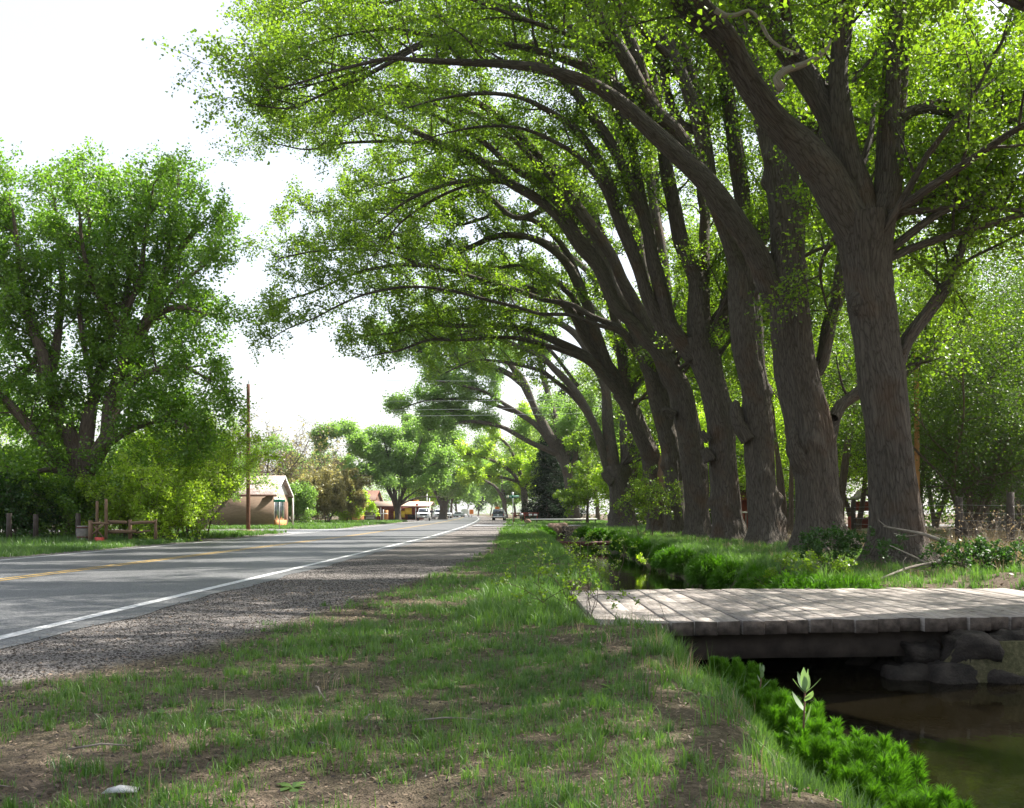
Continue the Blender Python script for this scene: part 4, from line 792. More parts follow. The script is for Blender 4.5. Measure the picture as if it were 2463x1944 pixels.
S = [tufts(-4.6, 2.1, 2.9, 7.5, 200, 30, .05, .07, .0042, mverge, hmul=bank), tufts(-4.6, 2.15, 7.5, 14, 150, 26, .06, .08, .006, mverge, hmul=bank),
     tufts(-3.2, 2.3, 14, 26, 75, 22, .08, .09, .009, mverge, hmul=bank), tufts(-2, 2.6, 26, 50, 32, 20, .11, .14, .016, mverge, hmul=bank), tufts(-2, 3, 50, 98, 16, 20, .16, .18, .03, mverge, hmul=bank), tufts(-2, 12, 92, 170, 6, 20, .2, .22, .05, lambda x, y: .8*sstep(0, 1, x-gx(y)))]
S += [tufts(.2, 2.1, 3.5, 9.6, 34, 34, .05, .13, .006, lambda x, y: np.exp(-((x-(cl(y)-.9+.25*fn(x*0, y, 1.5)))/.32)**2)*(.5+.5*fn(x, y, 2.2, 3))),
      tufts(-.2, 1.7, 9.2, 10.3, 90, 40, .05, .20, .007, lambda x, y: (y < 9.75+.0*x)*(x > .3)*.8), tufts(-.4, .9, 9.4, 15, 60, 34, .06, .17, .007, lambda x, y: .7+0*x),
      tufts(.5, 2.4, 14.6, 40, 34, 30, .08, .2, .011, lambda x, y: np.exp(-((x-(cl(y)-.45))/.4)**2)), tufts(1, 3, 40, 78, 18, 26, .12, .24, .022, lambda x, y: np.exp(-((x-(cl(y)-.4))/.5)**2))]
grassobj('verge_grass', 'young green grass tufts on the roadside verge and left bank', S, M['grass'])
def mright(x, y):
    return (x > cr(y)+.35)*np.clip(.55+.6*fn(x, y, .9, 6), .05, 1)*nobr(x, y)*(1-sstep(83, 85, y)*(1-sstep(91, 93, y)))
S = [tufts(4, 9.5, 14.3, 26, 42, 26, .08, .16, .008, mright), tufts(4.2, 10, 26, 48, 22, 24, .1, .2, .015, mright), tufts(4.4, 11, 48, 80, 14, 24, .16, .24, .03, mright),
     tufts(9.5, 26, 20, 60, 6, 22, .12, .25, .02, lambda x, y: np.clip(.3+.6*fn(x, y, .4, 2), 0, 1)), tufts(4, 5.6, 14.3, 40, 25, 40, .1, .22, .012, lambda x, y: np.exp(-((x-cr(y)-.75)/.5)**2))]
grassobj('bank_grass', 'shaded green grass and weeds under the row of trees', S, M['grass'])
S = [tufts(9, 24, 18, 48, 12, 20, .1, .42, .012, lambda x, y: np.clip(.35+.7*fn(x, y, .5, 9), 0, 1)), tufts(6.2, 9, 15, 60, 9, 14, .1, .22, .01, lambda x, y: np.clip(.2+.7*fn(x, y, .9, 1), 0, 1)),
     tufts(-3.5, 1.8, 3.2, 20, 3, 7, .06, .13, .004, lambda x, y: sstep(0, 1, x-gx(y))*.8*nobr(x, y)), tufts(.3, 1.7, 5, 9.4, 12, 10, .04, .2, .004, lambda x, y: .6*np.exp(-((x-1.15)/.35)**2))]
grassobj('dry_grass', 'tan dry grass stalks under the trees and on the bank', S, M['dry'])
S = [tufts(-17, -12.4, 18, 40, 34, 22, .09, .17, .014, lambda x, y: sstep(8.25, 8.7, xl(y)-x)*(1-sstep(10.2, 11.5, xl(y)-x)*.6)), tufts(-26, -15, 20, 48, 12, 22, .13, .26, .02, lambda x, y: .8*(x < xl(y)-9)),
     tufts(-22, -11.5, 44, 57, 22, 22, .12, .2, .022, lambda x, y: sstep(8.6, 9.6, xl(y)-x)*np.clip(.6+.5*fn(x, y, .6), 0, 1)), tufts(-30, -11.5, 70, 78, 14, 22, .14, .22, .03, lambda x, y: .9*(x < xl(y)-8.7)), tufts(-30, -12, 78, 136, 5, 22, .2, .25, .05, lambda x, y: .8*(x < xl(y)-9.2))]
grassobj('far_verge_grass', 'bright green grass strip along the far side of the road', S, M['grass'])
def flatbits(n, reg, size, mask, zo=.004, tilt=.25, asp=.45):
    x = rng.uniform(reg[0], reg[1], n); y = reg[2]+(reg[3]-reg[2])*rng.uniform(0, 1, n)**1.35; k = rng.uniform(0, 1, n) < mask(x, y); x = x[k]; y = y[k]; n = len(x)
    c = np.stack([x, y, gz(x, y)+zo+rng.uniform(0, .01, n)], -1); a = rng.uniform(0, 6.283, n); d = np.stack([np.cos(a), np.sin(a), rng.normal(0, tilt, n)], -1); s = np.stack([-np.sin(a), np.cos(a), rng.normal(0, tilt, n)], -1)
    L = size*rng.uniform(.4, 1.6, (n, 1))*(.7+.05*y[:, None]); V = np.stack([c-d*L*.5, c-s*L*asp*.5, c+d*L*.5, c+s*L*asp*.5], 1).reshape(-1, 3)
    return V, np.arange(4*n).reshape(-1, 4), np.repeat(rng.uniform(0, 1, n)**1.3, 4)
a_ = flatbits(70000, (-4.4, 1.9, 2.9, 16), .022, lambda x, y: np.clip(.15+.8*sstep(-.7, .9, x-gx(y))*(.65+.4*fn(x, y, 1.4, 8)), 0, 1)*nobr(x, y))
b_ = flatbits(26000, (4.6, 20, 14.5, 45), .05, lambda x, y: np.clip(.5+.4*fn(x, y, .8, 4), 0, 1)*(x > cr(y)+.6))
c_ = flatbits(5000, (.9, 6.2, 9.9, 14), .012, lambda x, y: 0*x+.06)
o = npmesh('leaf_litter', np.vstack([a_[0], b_[0]]), [np.vstack([a_[1], b_[1]+len(a_[0])])], M['litter'], attrs={'rnd': np.concatenate([a_[2], b_[2]])}); tag(o, 'dead leaves, bark chips and twigs strewn over the ground', kind='stuff')
def stones(n, reg, size, mask):
    x = rng.uniform(reg[0], reg[1], n); y = reg[2]+(reg[3]-reg[2])*rng.uniform(0, 1, n)**1.5; k = rng.uniform(0, 1, n) < mask(x, y); x = x[k]; y = y[k]; n = len(x)
    c = np.stack([x, y, gz(x, y)], -1)[:, None]; L = (size*rng.uniform(.5, 1.8, n))[:, None, None]
    B = np.array([[1, 0, 0], [0, 1, 0], [-1, 0, 0], [0, -1, 0], [0, 0, .7]])[None]*L*(.7+rng.uniform(0, .6, (n, 5, 1)))
    V = (c+B).reshape(-1, 3); i = np.arange(n)[:, None]*5
    return V, [np.concatenate([i+np.array([[a, b, 4]]) for a, b in ((0, 1), (1, 2), (2, 3), (3, 0))])]
V, F = stones(60000, (-4.7, 0, 3, 24), .0075, lambda x, y: (x > xl(y)+.35)*(1-sstep(-.3, 1.2, x-gx(y))*.85))
o = npmesh('loose_gravel', V, F, M['stone']); tag(o, 'loose gravel along the paved shoulder', kind='stuff')
# ------------------------------------------------------------------ streamside clumps
def clump(x, y, z, rad, h, n, label, seed, group, w_=.007, name='fern_clump', mat='fern', dome=False):
    rs = np.random.default_rng(seed); k = 26
    if dome:      # fine hair over a rounded cushion
        a = rs.uniform(0, 6.283, n); e = np.arcsin(rs.uniform(-.15, 1, n)); lump = 1+.13*np.sin(3*a+seed)+.10*np.sin(5*a+2*e+seed*2)
        u = np.stack([np.cos(a)*np.cos(e), np.sin(a)*np.cos(e), np.sin(e)], -1); base = np.array([x, y, z])+u*np.array([rad*.8, rad*.8, h*.8])*lump[:, None]*rs.uniform(.6, 1.12, n)[:, None]*(1+.12*np.sin(11*a+9*e+seed)[:, None])
        d = u+rs.normal(0, .35, (n, 3))+np.array([0, 0, .25]); d /= np.linalg.norm(d, axis=1)[:, None]; L = rad*.3*rs.uniform(.4, 1.6, n)
        s = np.cross(d, rs.normal(0, 1, (n, 3))); s /= np.linalg.norm(s, axis=1)[:, None]; s *= w_*.5
        t = base+d*L[:, None]; t[:, 2] -= L*.35; m = base+d*(L*.55)[:, None]
        V = np.stack([base-s, base+s, m+s, m-s, t], 1).reshape(-1, 3); i = np.arange(n)[:, None]*5
        r = np.clip(.5*rs.uniform(0, 1, n)+.3*np.sin(e)+.15, 0, 1)  # lit tops put into the colour: blades get lighter up the mound
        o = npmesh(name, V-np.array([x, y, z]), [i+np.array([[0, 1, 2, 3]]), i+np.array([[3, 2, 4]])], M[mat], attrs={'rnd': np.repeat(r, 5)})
        o.location = (x, y, z); tag(o, label, 'fern', group); return
    # plumes spread over a lumpy dome
    ce = rs.normal(0, .42, (k, 2))*rad; hs = h*(.65+.45*rs.uniform(0, 1, k))*(1-.35*(np.hypot(*ce.T)/rad)**2).clip(.35, 1)
    q = rs.integers(0, k, n); u = rs.uniform(0, 1, n)**.7; a = rs.uniform(0, 6.283, n); pr = rad*.24*np.sin(np.pi*np.clip(u*.75+.2, 0, 1))
    base = np.stack([x+ce[q, 0]+np.cos(a)*pr*.35, y+ce[q, 1]+np.sin(a)*pr*.35, z+hs[q]*u*.85-.03], -1)
    L = rad*.22*rs.uniform(.6, 1.3, n); d = np.stack([np.cos(a)*1.0, np.sin(a)*1.0, .7+1.4*u+rs.normal(0, .25, n)], -1); d /= np.linalg.norm(d, axis=1)[:, None]
    s = np.cross(d, rs.normal(0, 1, (n, 3))); s /= np.linalg.norm(s, axis=1)[:, None]; s *= w_*.5
    t = base+d*L[:, None]; t[:, 2] -= L*.25; m = base+d*(L*.55)[:, None]
    V = np.stack([base-s, base+s, m+s, m-s, t], 1).reshape(-1, 3); i = np.arange(n)[:, None]*5
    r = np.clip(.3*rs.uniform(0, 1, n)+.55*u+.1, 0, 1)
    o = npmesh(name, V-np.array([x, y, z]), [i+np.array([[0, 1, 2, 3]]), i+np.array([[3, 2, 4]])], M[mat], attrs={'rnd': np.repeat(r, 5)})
    o.location = (x, y, z); tag(o, label, 'fern', group)
G1 = 'rounded fern clumps along the far bank of the canal'
pos = [('nearest to the bridge', 14.9), ('second from the bridge', 16.2), ('third from the bridge', 17.6), ('fourth from the bridge', 19.2), ('fifth from the bridge', 20.9), ('sixth from the bridge', 22.7), ('seventh from the bridge', 24.6),
       ('eighth from the bridge', 26.8), ('ninth from the bridge', 29.2), ('tenth from the bridge', 31.8), ('eleventh from the bridge', 34.6), ('twelfth from the bridge', 37.4), ('thirteenth from the bridge', 40.4), ('last before the rusty pipe', 43.4)]
for i, (lab, y) in enumerate(pos):
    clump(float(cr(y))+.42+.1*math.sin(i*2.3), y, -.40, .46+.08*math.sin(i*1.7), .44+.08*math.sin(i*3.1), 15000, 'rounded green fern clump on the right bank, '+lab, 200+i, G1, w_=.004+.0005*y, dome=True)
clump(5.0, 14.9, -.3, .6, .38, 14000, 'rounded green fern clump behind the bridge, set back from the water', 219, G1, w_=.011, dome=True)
for i, (x, y, lab) in enumerate([(5.3, 50, 'just past the rusty pipe'), (4.9, 56, 'below the broad double trunk'), (4.6, 63, 'by the far rocks'), (2.15, 66, 'on the left bank by the far rocks'), (1.9, 60, 'on the left bank past the rusty pipe')]):
    clump(x, y, -.3, .6, .45, 9000, 'low bright green mound of growth '+lab, 230+i, G1, w_=.035, dome=True)
G2 = 'bright fern clumps at the near water edge'
for i, (y, dx, rd, lab) in enumerate([(9.25, -.12, .26, 'farthest one, right under the beam'), (8.7, 0, .30, 'second below the beam'), (8.15, -.12, .3, 'third below the beam'), (7.65, .03, .34, 'upper middle one'), (7.1, -.05, .34, 'behind the tall pale leafed weed'), (6.65, .08, .34, 'at the foot of the tall pale leafed weed'), (6.2, -.12, .32, 'lower middle one'), (5.75, .1, .34, 'beside the tall grass at the water'), (5.35, -.12, .32, 'near the bottom edge of the picture'), (4.95, .1, .34, 'at the bottom edge by the dark water'), (4.55, -.1, .3, 'lowest, cut by the bottom edge')]):
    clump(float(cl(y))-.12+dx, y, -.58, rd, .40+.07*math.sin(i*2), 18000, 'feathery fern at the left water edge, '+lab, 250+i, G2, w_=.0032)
S = [tufts(1.7, 2.45, 5.2, 7.2, 60, 40, .06, .42, .008, lambda x, y: np.exp(-((x-(cl(y)+.12))/.12)**2)), tufts(1.6, 2.3, 8.2, 9.7, 40, 24, .05, .36, .008, lambda x, y: np.exp(-((x-(cl(y)-.15))/.15)**2))]
S = [(np.column_stack([p[:, :2], np.full(len(p), WZ)]), h, w, l*.5, c*.6) for p, h, w, l, c in [tufts(1.7, 2.45, 5.2, 7.2, 60, 40, .06, .45, .008, lambda x, y: np.exp(-((x-(cl(y)+.12))/.12)**2))]]+[S[1]]
grassobj('water_grass', 'tall blue green grass standing at the water edge', S, M['grass'])
# ------------------------------------------------------------------ plank bridge
root = empty('plank_bridge', (3.5, 12, 0), 'weathered grey plank bridge across the canal', 'bridge')
x = .98; k = 0
while x < 7.0:
    wd = .232+random.uniform(-.012, .012); yf = 9.82+.13*(x-.9)+random.uniform(-.05, .05); yr = 14.15+.03*x+random.uniform(-.07, .07)
    zt = -.005+.012*x-.0012*x*x+random.uniform(-.006, .006); th = .135; sk_ = -.012
    m = MB(); ny_ = 9; tw = random.uniform(-.006, .006); sagp = random.uniform(-.006, .006)
    V = []
    for j in range(ny_+1):
        t = j/ny_; y = yf+(yr-yf)*t; xx = x+sk_*(y-10)+.006*math.sin(j*1.3+k); ww = wd/2*(1-.03*(j in (0, ny_)))
        z = zt+sagp*math.sin(3.14*t); 
        for (dx, dz) in ((-ww, -.003-tw), (-ww+.003, -tw), (ww-.003, tw), (ww, -.003+tw), (ww, -th), (-ww, -th)): V.append((xx+dx+random.uniform(-.002, .002), y+random.uniform(-.006, .006)*(j in (0, ny_)), z+dz))
    F = [(0, 1, 2, 3, 4, 5), tuple(ny_*6+q for q in (5, 4, 3, 2, 1, 0))]
    for j in range(ny_):
        for q in range(6): a = j*6+q; b = j*6+(q+1) % 6; F.append((a, a+6, b+6, b))
    nodep = {}
    for f in F: nodep.setdefault(len(f), []).append(f)
    po = npmesh('plank', V, [np.array(v) for v in nodep.values()], M['plank'], root, attrs={'rnd': np.full(len(V), random.random())})
    po.data.materials.append(M['endgrain'])
    for pf in po.data.polygons:
        if abs(pf.normal.y) > .7: pf.material_index = 1
    x += wd+random.choice((.008, .010, .012, .018)); k += 1
for (y, h) in ((10.35, .27), (12.0, .25), (13.7, .25)):
    m = MB(); n = 12; V = []
    for j in range(n+1):
        xx = 1.25+(7.2-1.25)*j/n; yy_ = y+.13*(xx-.9)*(14-y)/4.2-.12
        for (dy, dz) in ((-.09, -h), (.09, -h), (.09, 0), (-.09, 0)): V.append((xx, yy_+dy+.004*math.sin(xx*5), -.148+.008*xx-.0009*xx*xx+dz+.004*math.sin(xx*3)))
    F = [(0, 1, 2, 3), tuple(n*4+q for q in (3, 2, 1, 0))]
    for j in range(n):
        for q in range(4): a = j*4+q; b = j*4+(q+1) % 4; F.append((a, b, b+4, a+4))
    m.add(V, F); m.build('beam', M['beamwood'], root)
m = MB(); xn = 1.0; q = 0
while xn < 6.9:
    for yn in (10.25, 11.9, 13.6):
        for dx in (-.055, .055):
            zz = -.005+.012*xn-.0012*xn*xn+.004; a0 = random.random(); cx0 = xn+dx+random.uniform(-.015, .015)-.012*(yn-10); cy0 = yn+.13*(xn-.9)*.8+random.uniform(-.03, .03)
            m.add([(cx0+.011*math.cos(a0+j*1.047), cy0+.011*math.sin(a0+j*1.047), zz+.004) for j in range(6)], [(0, 1, 2, 3, 4, 5)])
    xn += .247
nl_ = m.build('nail_heads', M['rust'], root, recalc=False); nl_['kind'] = 'stuff'
# stones
def rockmesh(m, c, d, seed, n=10):
    rs = np.random.default_rng(seed); ph = rs.uniform(0, 6.28, 8); V = []; F = []; n = n if n != 10 else 16; k = int(n*1.5)
    for i in range(n+1):
        la = -math.pi/2+math.pi*i/n
        for j in range(k):
            lo = 2*math.pi*j/k; u = np.array([math.cos(la)*math.cos(lo), math.cos(la)*math.sin(lo), math.sin(la)])
            r = 1+.035*math.sin(13*u[0]+11*u[1]+ph[4])+.035*math.sin(17*u[2]-9*u[1]+ph[5])-.10*abs(math.sin(4*u[0]+3*u[2]+ph[6]))+.13*math.sin(3*u[0]+ph[0]+2*u[2])+.10*math.sin(4*u[1]+ph[1])+.09*math.sin(5*u[2]+ph[2]+2*u[0])+.04*math.sin(9*u[0]+7*u[1]+ph[3])
            u = np.sign(u)*np.abs(u)**.75; V.append(tuple(np.array(c)+u*np.array(d)*.5*r))
    for i in range(n):
        for j in range(k): a = i*k+j; b = i*k+(j+1) % k; F.append((a, b, b+k, a+k))
    return m.add(V, F)
root = empty('stone_abutment', (4.4, 11, -.7), 'dark rubble stone abutment under the right end of the bridge', 'abutment')
for row, z in enumerate((-.62, -.36)):
    for i in range(8):
        y = 10.35+i*.48+row*.25; xx = 4.12+.1*math.sin(i*2+row)+row*.12
        m = MB(); rockmesh(m, (xx, y, z), (.5, .52+.1*math.sin(i*3), .34), i*7+row); m.build('stone', M['stone'], root, True)
for i in range(15):
    m = MB(); rockmesh(m, (4.5+(i % 8)*.5+.2*(i//8), 10.2+.06*math.sin(i*3)+.12*(i//8), -.60+.27*(i//8)+.05*math.sin(i*5)), (.58+.08*math.sin(i*7), .5, .40), 90+i); m.build('stone', M['stone'], root, True)
def boulder(px, Y, z, d, label, mat, seed):
    m = MB(); X = fx(px, Y); rockmesh(m, (0, 0, 0), d, seed, 14); o = m.build('boulder', M[mat], None, True); o.location = (X, Y, z); tag(o, label, 'boulder', 'boulders at the far end of the canal')
boulder(1345, 77, -.1, (1.5, 1.0, 1.1), 'large brown boulder at the far end of the canal', 'stone_red', 1)
boulder(1368, 76.5, -.3, (1.1, .9, .8), 'grey green boulder low at the water at the far end of the canal', 'stone', 2)
boulder(1330, 76.2, -.25, (.9, .8, .9), 'reddish rock on the left side of the far boulders', 'stone_red', 3)
boulder(1269, 97, .25, (.6, .5, .6), 'tan rounded rock at the left end of the white rail', 'stone_red', 4)
# rusty pipe over the canal
m = MB(); m.path([(1.85, 46, -.27), (3.2, 45.95, -.30), (4.75, 46, -.27)], [.1, .1, .1], 12); tag(m.build('rusty_pipe', M['rust'], None, True), 'dark red rusty pipe lying across the canal', 'pipe')
# ------------------------------------------------------------------ small things on the ground
def stick(name, pts, label, mat, cat, group=None, y0=None, dy=0, pix=True, n=7):
    if pix:
        T = Tree(seed=len(label)); P4 = T.pix(pts, y0, dy)
    else: P4 = np.array(pts, float)
    Q = catmull(P4, .08); V, F, B = tube(Q[:, :3], Q[:, 3], n, cap=True); c = Q[0, :3]
    o = npmesh(name, V-c, F, M[mat], None, True, attrs={'bark': B}); o.location = tuple(c); tag(o, label, cat, group); return o
b0 = empty('dead_branch', (fx(2315, 19.2), 19.2, .1), 'bleached dead bough leaning against the foot of the nearest trunk', 'branch')
def bough(root, lst, y0s):
    for nm, pts, y0, dy in lst:
        T = Tree(seed=3); Q = catmull(T.pix(pts, y0, dy), .08); V, F, B = tube(Q[:, :3], Q[:, 3], 7, cap=True)
        npmesh(nm, V, F, M['deadwood'], root, True, attrs={'bark': B})
bough(b0, [('stem', [(2322, 1352, 17), (2300, 1322, 13), (2270, 1303, 11), (2220, 1285, 8), (2170, 1275, 6), (2125, 1266, 3)], 19.2, .3), ('twig', [(2220, 1285, 4), (2180, 1290, 3), (2150, 1283, 2)], 19.35, .3), ('twig', [(2135, 1268, 3), (2125, 1262, 2), (2112, 1250, 1)], 19.4, .1)], 0)
b0 = empty('dead_branch', (fx(2320, 18), 18, .1), 'long grey dead bough lying on the ground below the nearest trunk', 'branch')
bough(b0, [('stem', [(2322, 1360, 14), (2285, 1352, 11), (2235, 1356, 8), (2180, 1368, 7), (2110, 1395, 5), (2035, 1416, 3)], 18, -2.2), ('twig', [(2230, 1357, 6), (2190, 1335, 4), (2140, 1312, 2)], 17.6, .3), ('twig', [(2270, 1353, 4), (2215, 1368, 3), (2130, 1392, 2)], 17.7, -1), ('twig', [(2175, 1370, 3), (2172, 1350, 2), (2180, 1340, 2)], 17, 0)], 0)
stick('pale_stick', [(-1.19, 6.05, .05, .006), (-1.16, 5.97, .06, .005), (-1.13, 5.88, .045, .004), (-1.06, 5.72, .02, .003)], 'short white crooked stick on the grass', 'deadwood', 'stick', pix=False)
for i, (x_, y_, a, L, lab) in enumerate([(-2.0, 4.5, .2, .28, 'thin brown twig on the ground at lower left'), (-1.0, 4.75, -.5, .22, 'small brown twig near the picture bottom'), (-.55, 5.2, .1, .4, 'dark thin twig lying level below the white stick'), (-2.3, 4.0, -.1, .3, 'pale twig beside the white chip'), (-.75, 5.1, 1.3, .1, 'short white twig end standing in the grass'), (-1.6, 5.3, .6, .18, 'small pale twig left of the white stick')]):
    z = float(gz(x_, y_)); stick('twig', [(x_, y_, z+.012, .005), (x_+L*.5*math.cos(a), y_+L*.5*math.sin(a), z+.03, .005), (x_+L*math.cos(a), y_+L*math.sin(a), z+.015, .003)], lab, 'deadwood', 'twig', 'twigs on the verge', pix=False)
m = MB(); m.add([(-.07, -.02, 0), (.0, -.035, .01), (.07, -.01, .002), (.06, .03, .012), (-.02, .04, .018), (-.06, .02, .01), (0, 0, .028)], [(0, 1, 6), (1, 2, 6), (2, 3, 6), (3, 4, 6), (4, 5, 6), (5, 0, 6), (5, 4, 3, 2, 1, 0)]); o = m.build('white_chip', M['roadwhite']); o.location = (-1.54, 3.93, float(gz(-1.54, 3.93))+.015); tag(o, 'flat white chip on the ground at the bottom left', 'chip')
def milkweed(x, y, z, h, nl, L, label, seed):
    rs = np.random.default_rng(seed); r = empty('tall_weed', (x, y, z), label, 'weed')
    m = MB(); m.path([(x, y, z), (x+.01, y, z+h*.5), (x+.02, y, z+h)], [.008, .007, .005], 6); m.build('stem', M['brownwood'], r, True)
    for i in range(nl):
        a = i*2.4+rs.uniform(-.3, .3); e = rs.uniform(.5, 1.15) if i < nl-2 else 1.3; zz = z+h*(.93+.07*i/nl) if i > 2 else z+h*(.55+.15*i)
        d = np.array([math.cos(a)*math.cos(e), math.sin(a)*math.cos(e), math.sin(e)]); s = np.cross(d, (0, 0, 1)); s /= np.linalg.norm(s); nn = np.cross(s, d); c = np.array([x+.02, y, zz]); ll = L*rs.uniform(.75, 1.1); V = []; 
        for t, w_ in ((0, .08), (.25, .85), (.5, 1), (.75, .7), (1, .03)):
            cc = c+d*ll*t-nn*(-.12)*ll*t*t; V += [cc-s*w_*ll*.17+nn*.02*ll, cc, cc+s*w_*ll*.17+nn*.02*ll]
        V = np.array(V); F = np.array([(j*3+q, j*3+q+1, j*3+q+4, j*3+q+3) for j in range(4) for q in (0, 1)]); npmesh('leaf', V, [F], M['milk'], r, True, attrs={'rnd': np.full(15, rs.uniform(.3, 1))})
milkweed(1.86, 6.4, -.5, .46, 9, .15, 'tall weed with pale pointed leaves rising from the ferns', 1)
milkweed(1.98, 8.0, -.45, .26, 6, .1, 'smaller pale leafed weed behind, close to the beam', 2)
stick('dry_stalk', [(1.46, 9.0, -.3, .004), (1.40, 8.9, .05, .003), (1.30, 8.85, .33, .002)], 'thin bare dry stalk leaning in front of the bridge edge', 'deadwood', 'stalk', pix=False)
gtree('twiggy_weed', 1.0, 14.7, .65, .45, 'wispy green weed by the far left corner of the bridge', 'weed', None, lm='leaf', stems=6, r=.005, seed=301, nl=3, k=2, fork=.4, size=.03, sig=.03, sp=.5, l1=(.15, .35), l2=(.08, .16))
gtree('twiggy_weed', .62, 10.1, .55, .35, 'green weed in the tall grass at the near left corner of the bridge', 'weed', None, lm='leaf', stems=5, r=.004, seed=302, nl=3, k=3, fork=.4, size=.035, sig=.03, sp=.5, l1=(.12, .3), l2=(.06, .14))
for i, (px, Y, h, lm, lab) in enumerate([(2325, 17.5, .5, 'leaf_dark', 'dark green weed bush beside the dead boughs'), (2450, 17, .5, 'leaf_dark', 'dark green bush at the right edge above the bridge'), (2010, 19.5, .7, 'leaf_dark', 'dark leafy weed between the two nearest trunks'), (1690, 24, .3, 'leaf', 'leafy weed on the right bank below the third trunk'), (1590, 30, .35, 'leaf_yel', 'light green leafy sprig above the fern clumps'), (1860, 17.5, .35, 'leaf', 'bright weed right behind the bridge planks'), (1960, 16.5, .35, 'leaf', 'small weed behind the middle of the bridge')]):
    gtree('weed_bush', fx(px, Y), Y, h, h*.6, lab, 'weed', 'weeds under the row of trees', lm=lm, stems=8, r=.01, seed=310+i, nl=4, k=5, fork=.4, size=.055, sig=.05, sp=.5, l1=(.15, .35), l2=(.1, .2))
gtree('dry_brush', fx(2395, 21), 21, 1.15, .6, 'dry pale leafless brush in front of the nearer fence posts', 'brush', None, lm='dry', bm='deadwood', stems=8, r=.012, seed=330, nl=4, k=1, fork=.35, size=.04, sig=.05, sp=.5, l1=(.3, .6), l2=(.15, .3), keep=.3)
gtree('dry_brush', fx(1375, 74), 74, 1.5, 1.3, 'tangle of bare sticks over the far boulders', 'brush', None, lm='dry', bm='deadwood', stems=12, r=.02, seed=331, nl=4, k=1, fork=.35, size=.06, sig=.05, sp=.5, l1=(.3, .6), l2=(.15, .3), keep=.2)
gtree('slim_sapling', fx(1555, 45), 45, 3.0, .6, 'slim leafy saplings in front of the gap by the broad double trunk', 'sapling', None, lm='leaf', stems=4, r=.02, seed=332, nl=4, k=4, fork=.5, size=.09, sig=.08, sp=.8)
#EOF3
# ------------------------------------------------------------------ poles, wires, fences
def pole(px, Y, top, r, label, mat, name='utility_pole', lean=0):
    X = fx(px, Y); z0 = float(gz(X, Y)); r_ = empty(name, (X, Y, z0), label, 'pole')
    Q = catmull([[X, Y, z0-.2, r], [X+lean*.4, Y, top*.5, r*.9], [X+lean, Y, top, r*.78]], .5); V, F, B = tube(Q[:, :3], Q[:, 3], 14, cap=True)
    npmesh('shaft', V, F, M[mat], r_, True, attrs={'bark': B}); return r_
M['polewood'] = barkmat('pole_wood', (.07, .035, .022), (.17, .085, .055), oam=.1, bd=.01)
M['sunlitpole'] = barkmat('sunlit_pole_wood', (.30, .14, .05), (.55, .30, .12), oam=.1, bd=.01)  # sunlight on the pole is put into this brighter wood colour
p = pole(597, 60, 8.87, .125, 'reddish brown wooden utility pole left of the road', 'polewood')
m = MB(); rockmesh(m, (fx(597, 60), 60, -.02), (1.8, 1.3, .26), 3); m.build('dirt_mound', M['stone_red'], p, True)
pole(2207, 35, 7.6, .095, 'tall wooden pole coloured a sunlit orange just right of the nearest trunk', 'sunlitpole', lean=-.06)
WL = 'power lines crossing the road'
for (a_, b_, lab) in (((980, 1002), (1480, 994), 'lowest of the four power lines'), ((997, 987), (1480, 978), 'second power line from the bottom'), ((1077, 965), (1431, 961), 'third power line from the bottom'), ((1029, 917), (1335, 917), 'topmost thin power line')):
    Y = 100; k = (b_[1]-a_[1])/(b_[0]-a_[0]); m = MB(); pts = []
    for q in range(13):
        t = q/12; px = 930+t*620; py = a_[1]+k*(px-a_[0])+5*4*(t-.5)**2*-.3; pts.append((fx(px, Y), Y, CH-(py-HY)/FPX*Y))
    m.path(pts, [.017]*13, 5); tag(m.build('power_line', M['metal'], None, True), lab, 'wire', WL)
def vpost(X, Y, h, r, root, name='post', mat='greywood', lean=(0, 0)):
    m = MB(); z0 = float(gz(X, Y)); m.path([(X, Y, z0-.1), (X+lean[0]*.5, Y+lean[1]*.5, z0+h*.5), (X+lean[0], Y+lean[1], z0+h)], [r*1.05, r, r*.93], 9); return m.build(name, M[mat], root, True)
r_ = empty('wire_fence', (fx(2305, 32.5), 32.5, 0), 'wire fence on old dark wooden posts behind the row of trees', 'fence')
FP = [(fx(2430, 30.5), 30.5, 1.75, .12), (fx(2306, 32.5), 32.5, 1.65, .125), (14.9, 38.5, 1.6, .1), (fx(2052, 45), 45, 1.7, .11), (15.3, 52, 1.5, .1), (15.2, 60, 1.5, .1), (15.2, 70, 1.5, .1), (16.3, 27, 1.6, .11)]
for i, (X, Y, h, r) in enumerate(FP): vpost(X, Y, h, r, r_, mat='beamwood', lean=(.03*math.sin(i*3), 0))
FS = sorted(FP, key=lambda t: t[1])
for z in (.35, .6, .85, 1.1, 1.35):
    m = MB()
    m.path([(X, Y-.12, z+.03*math.sin(Y)) for X, Y, _, _ in FS], [.006]*len(FS), 4); m.build('wire', M['metal'], r_, True)
vpost_r = empty('short_post', (fx(2043, 43), 43, 0), 'short reddish stub post beside the wire fence', 'post'); vpost(fx(2043, 43), 43, .95, .07, vpost_r, 'shaft', 'redwood')
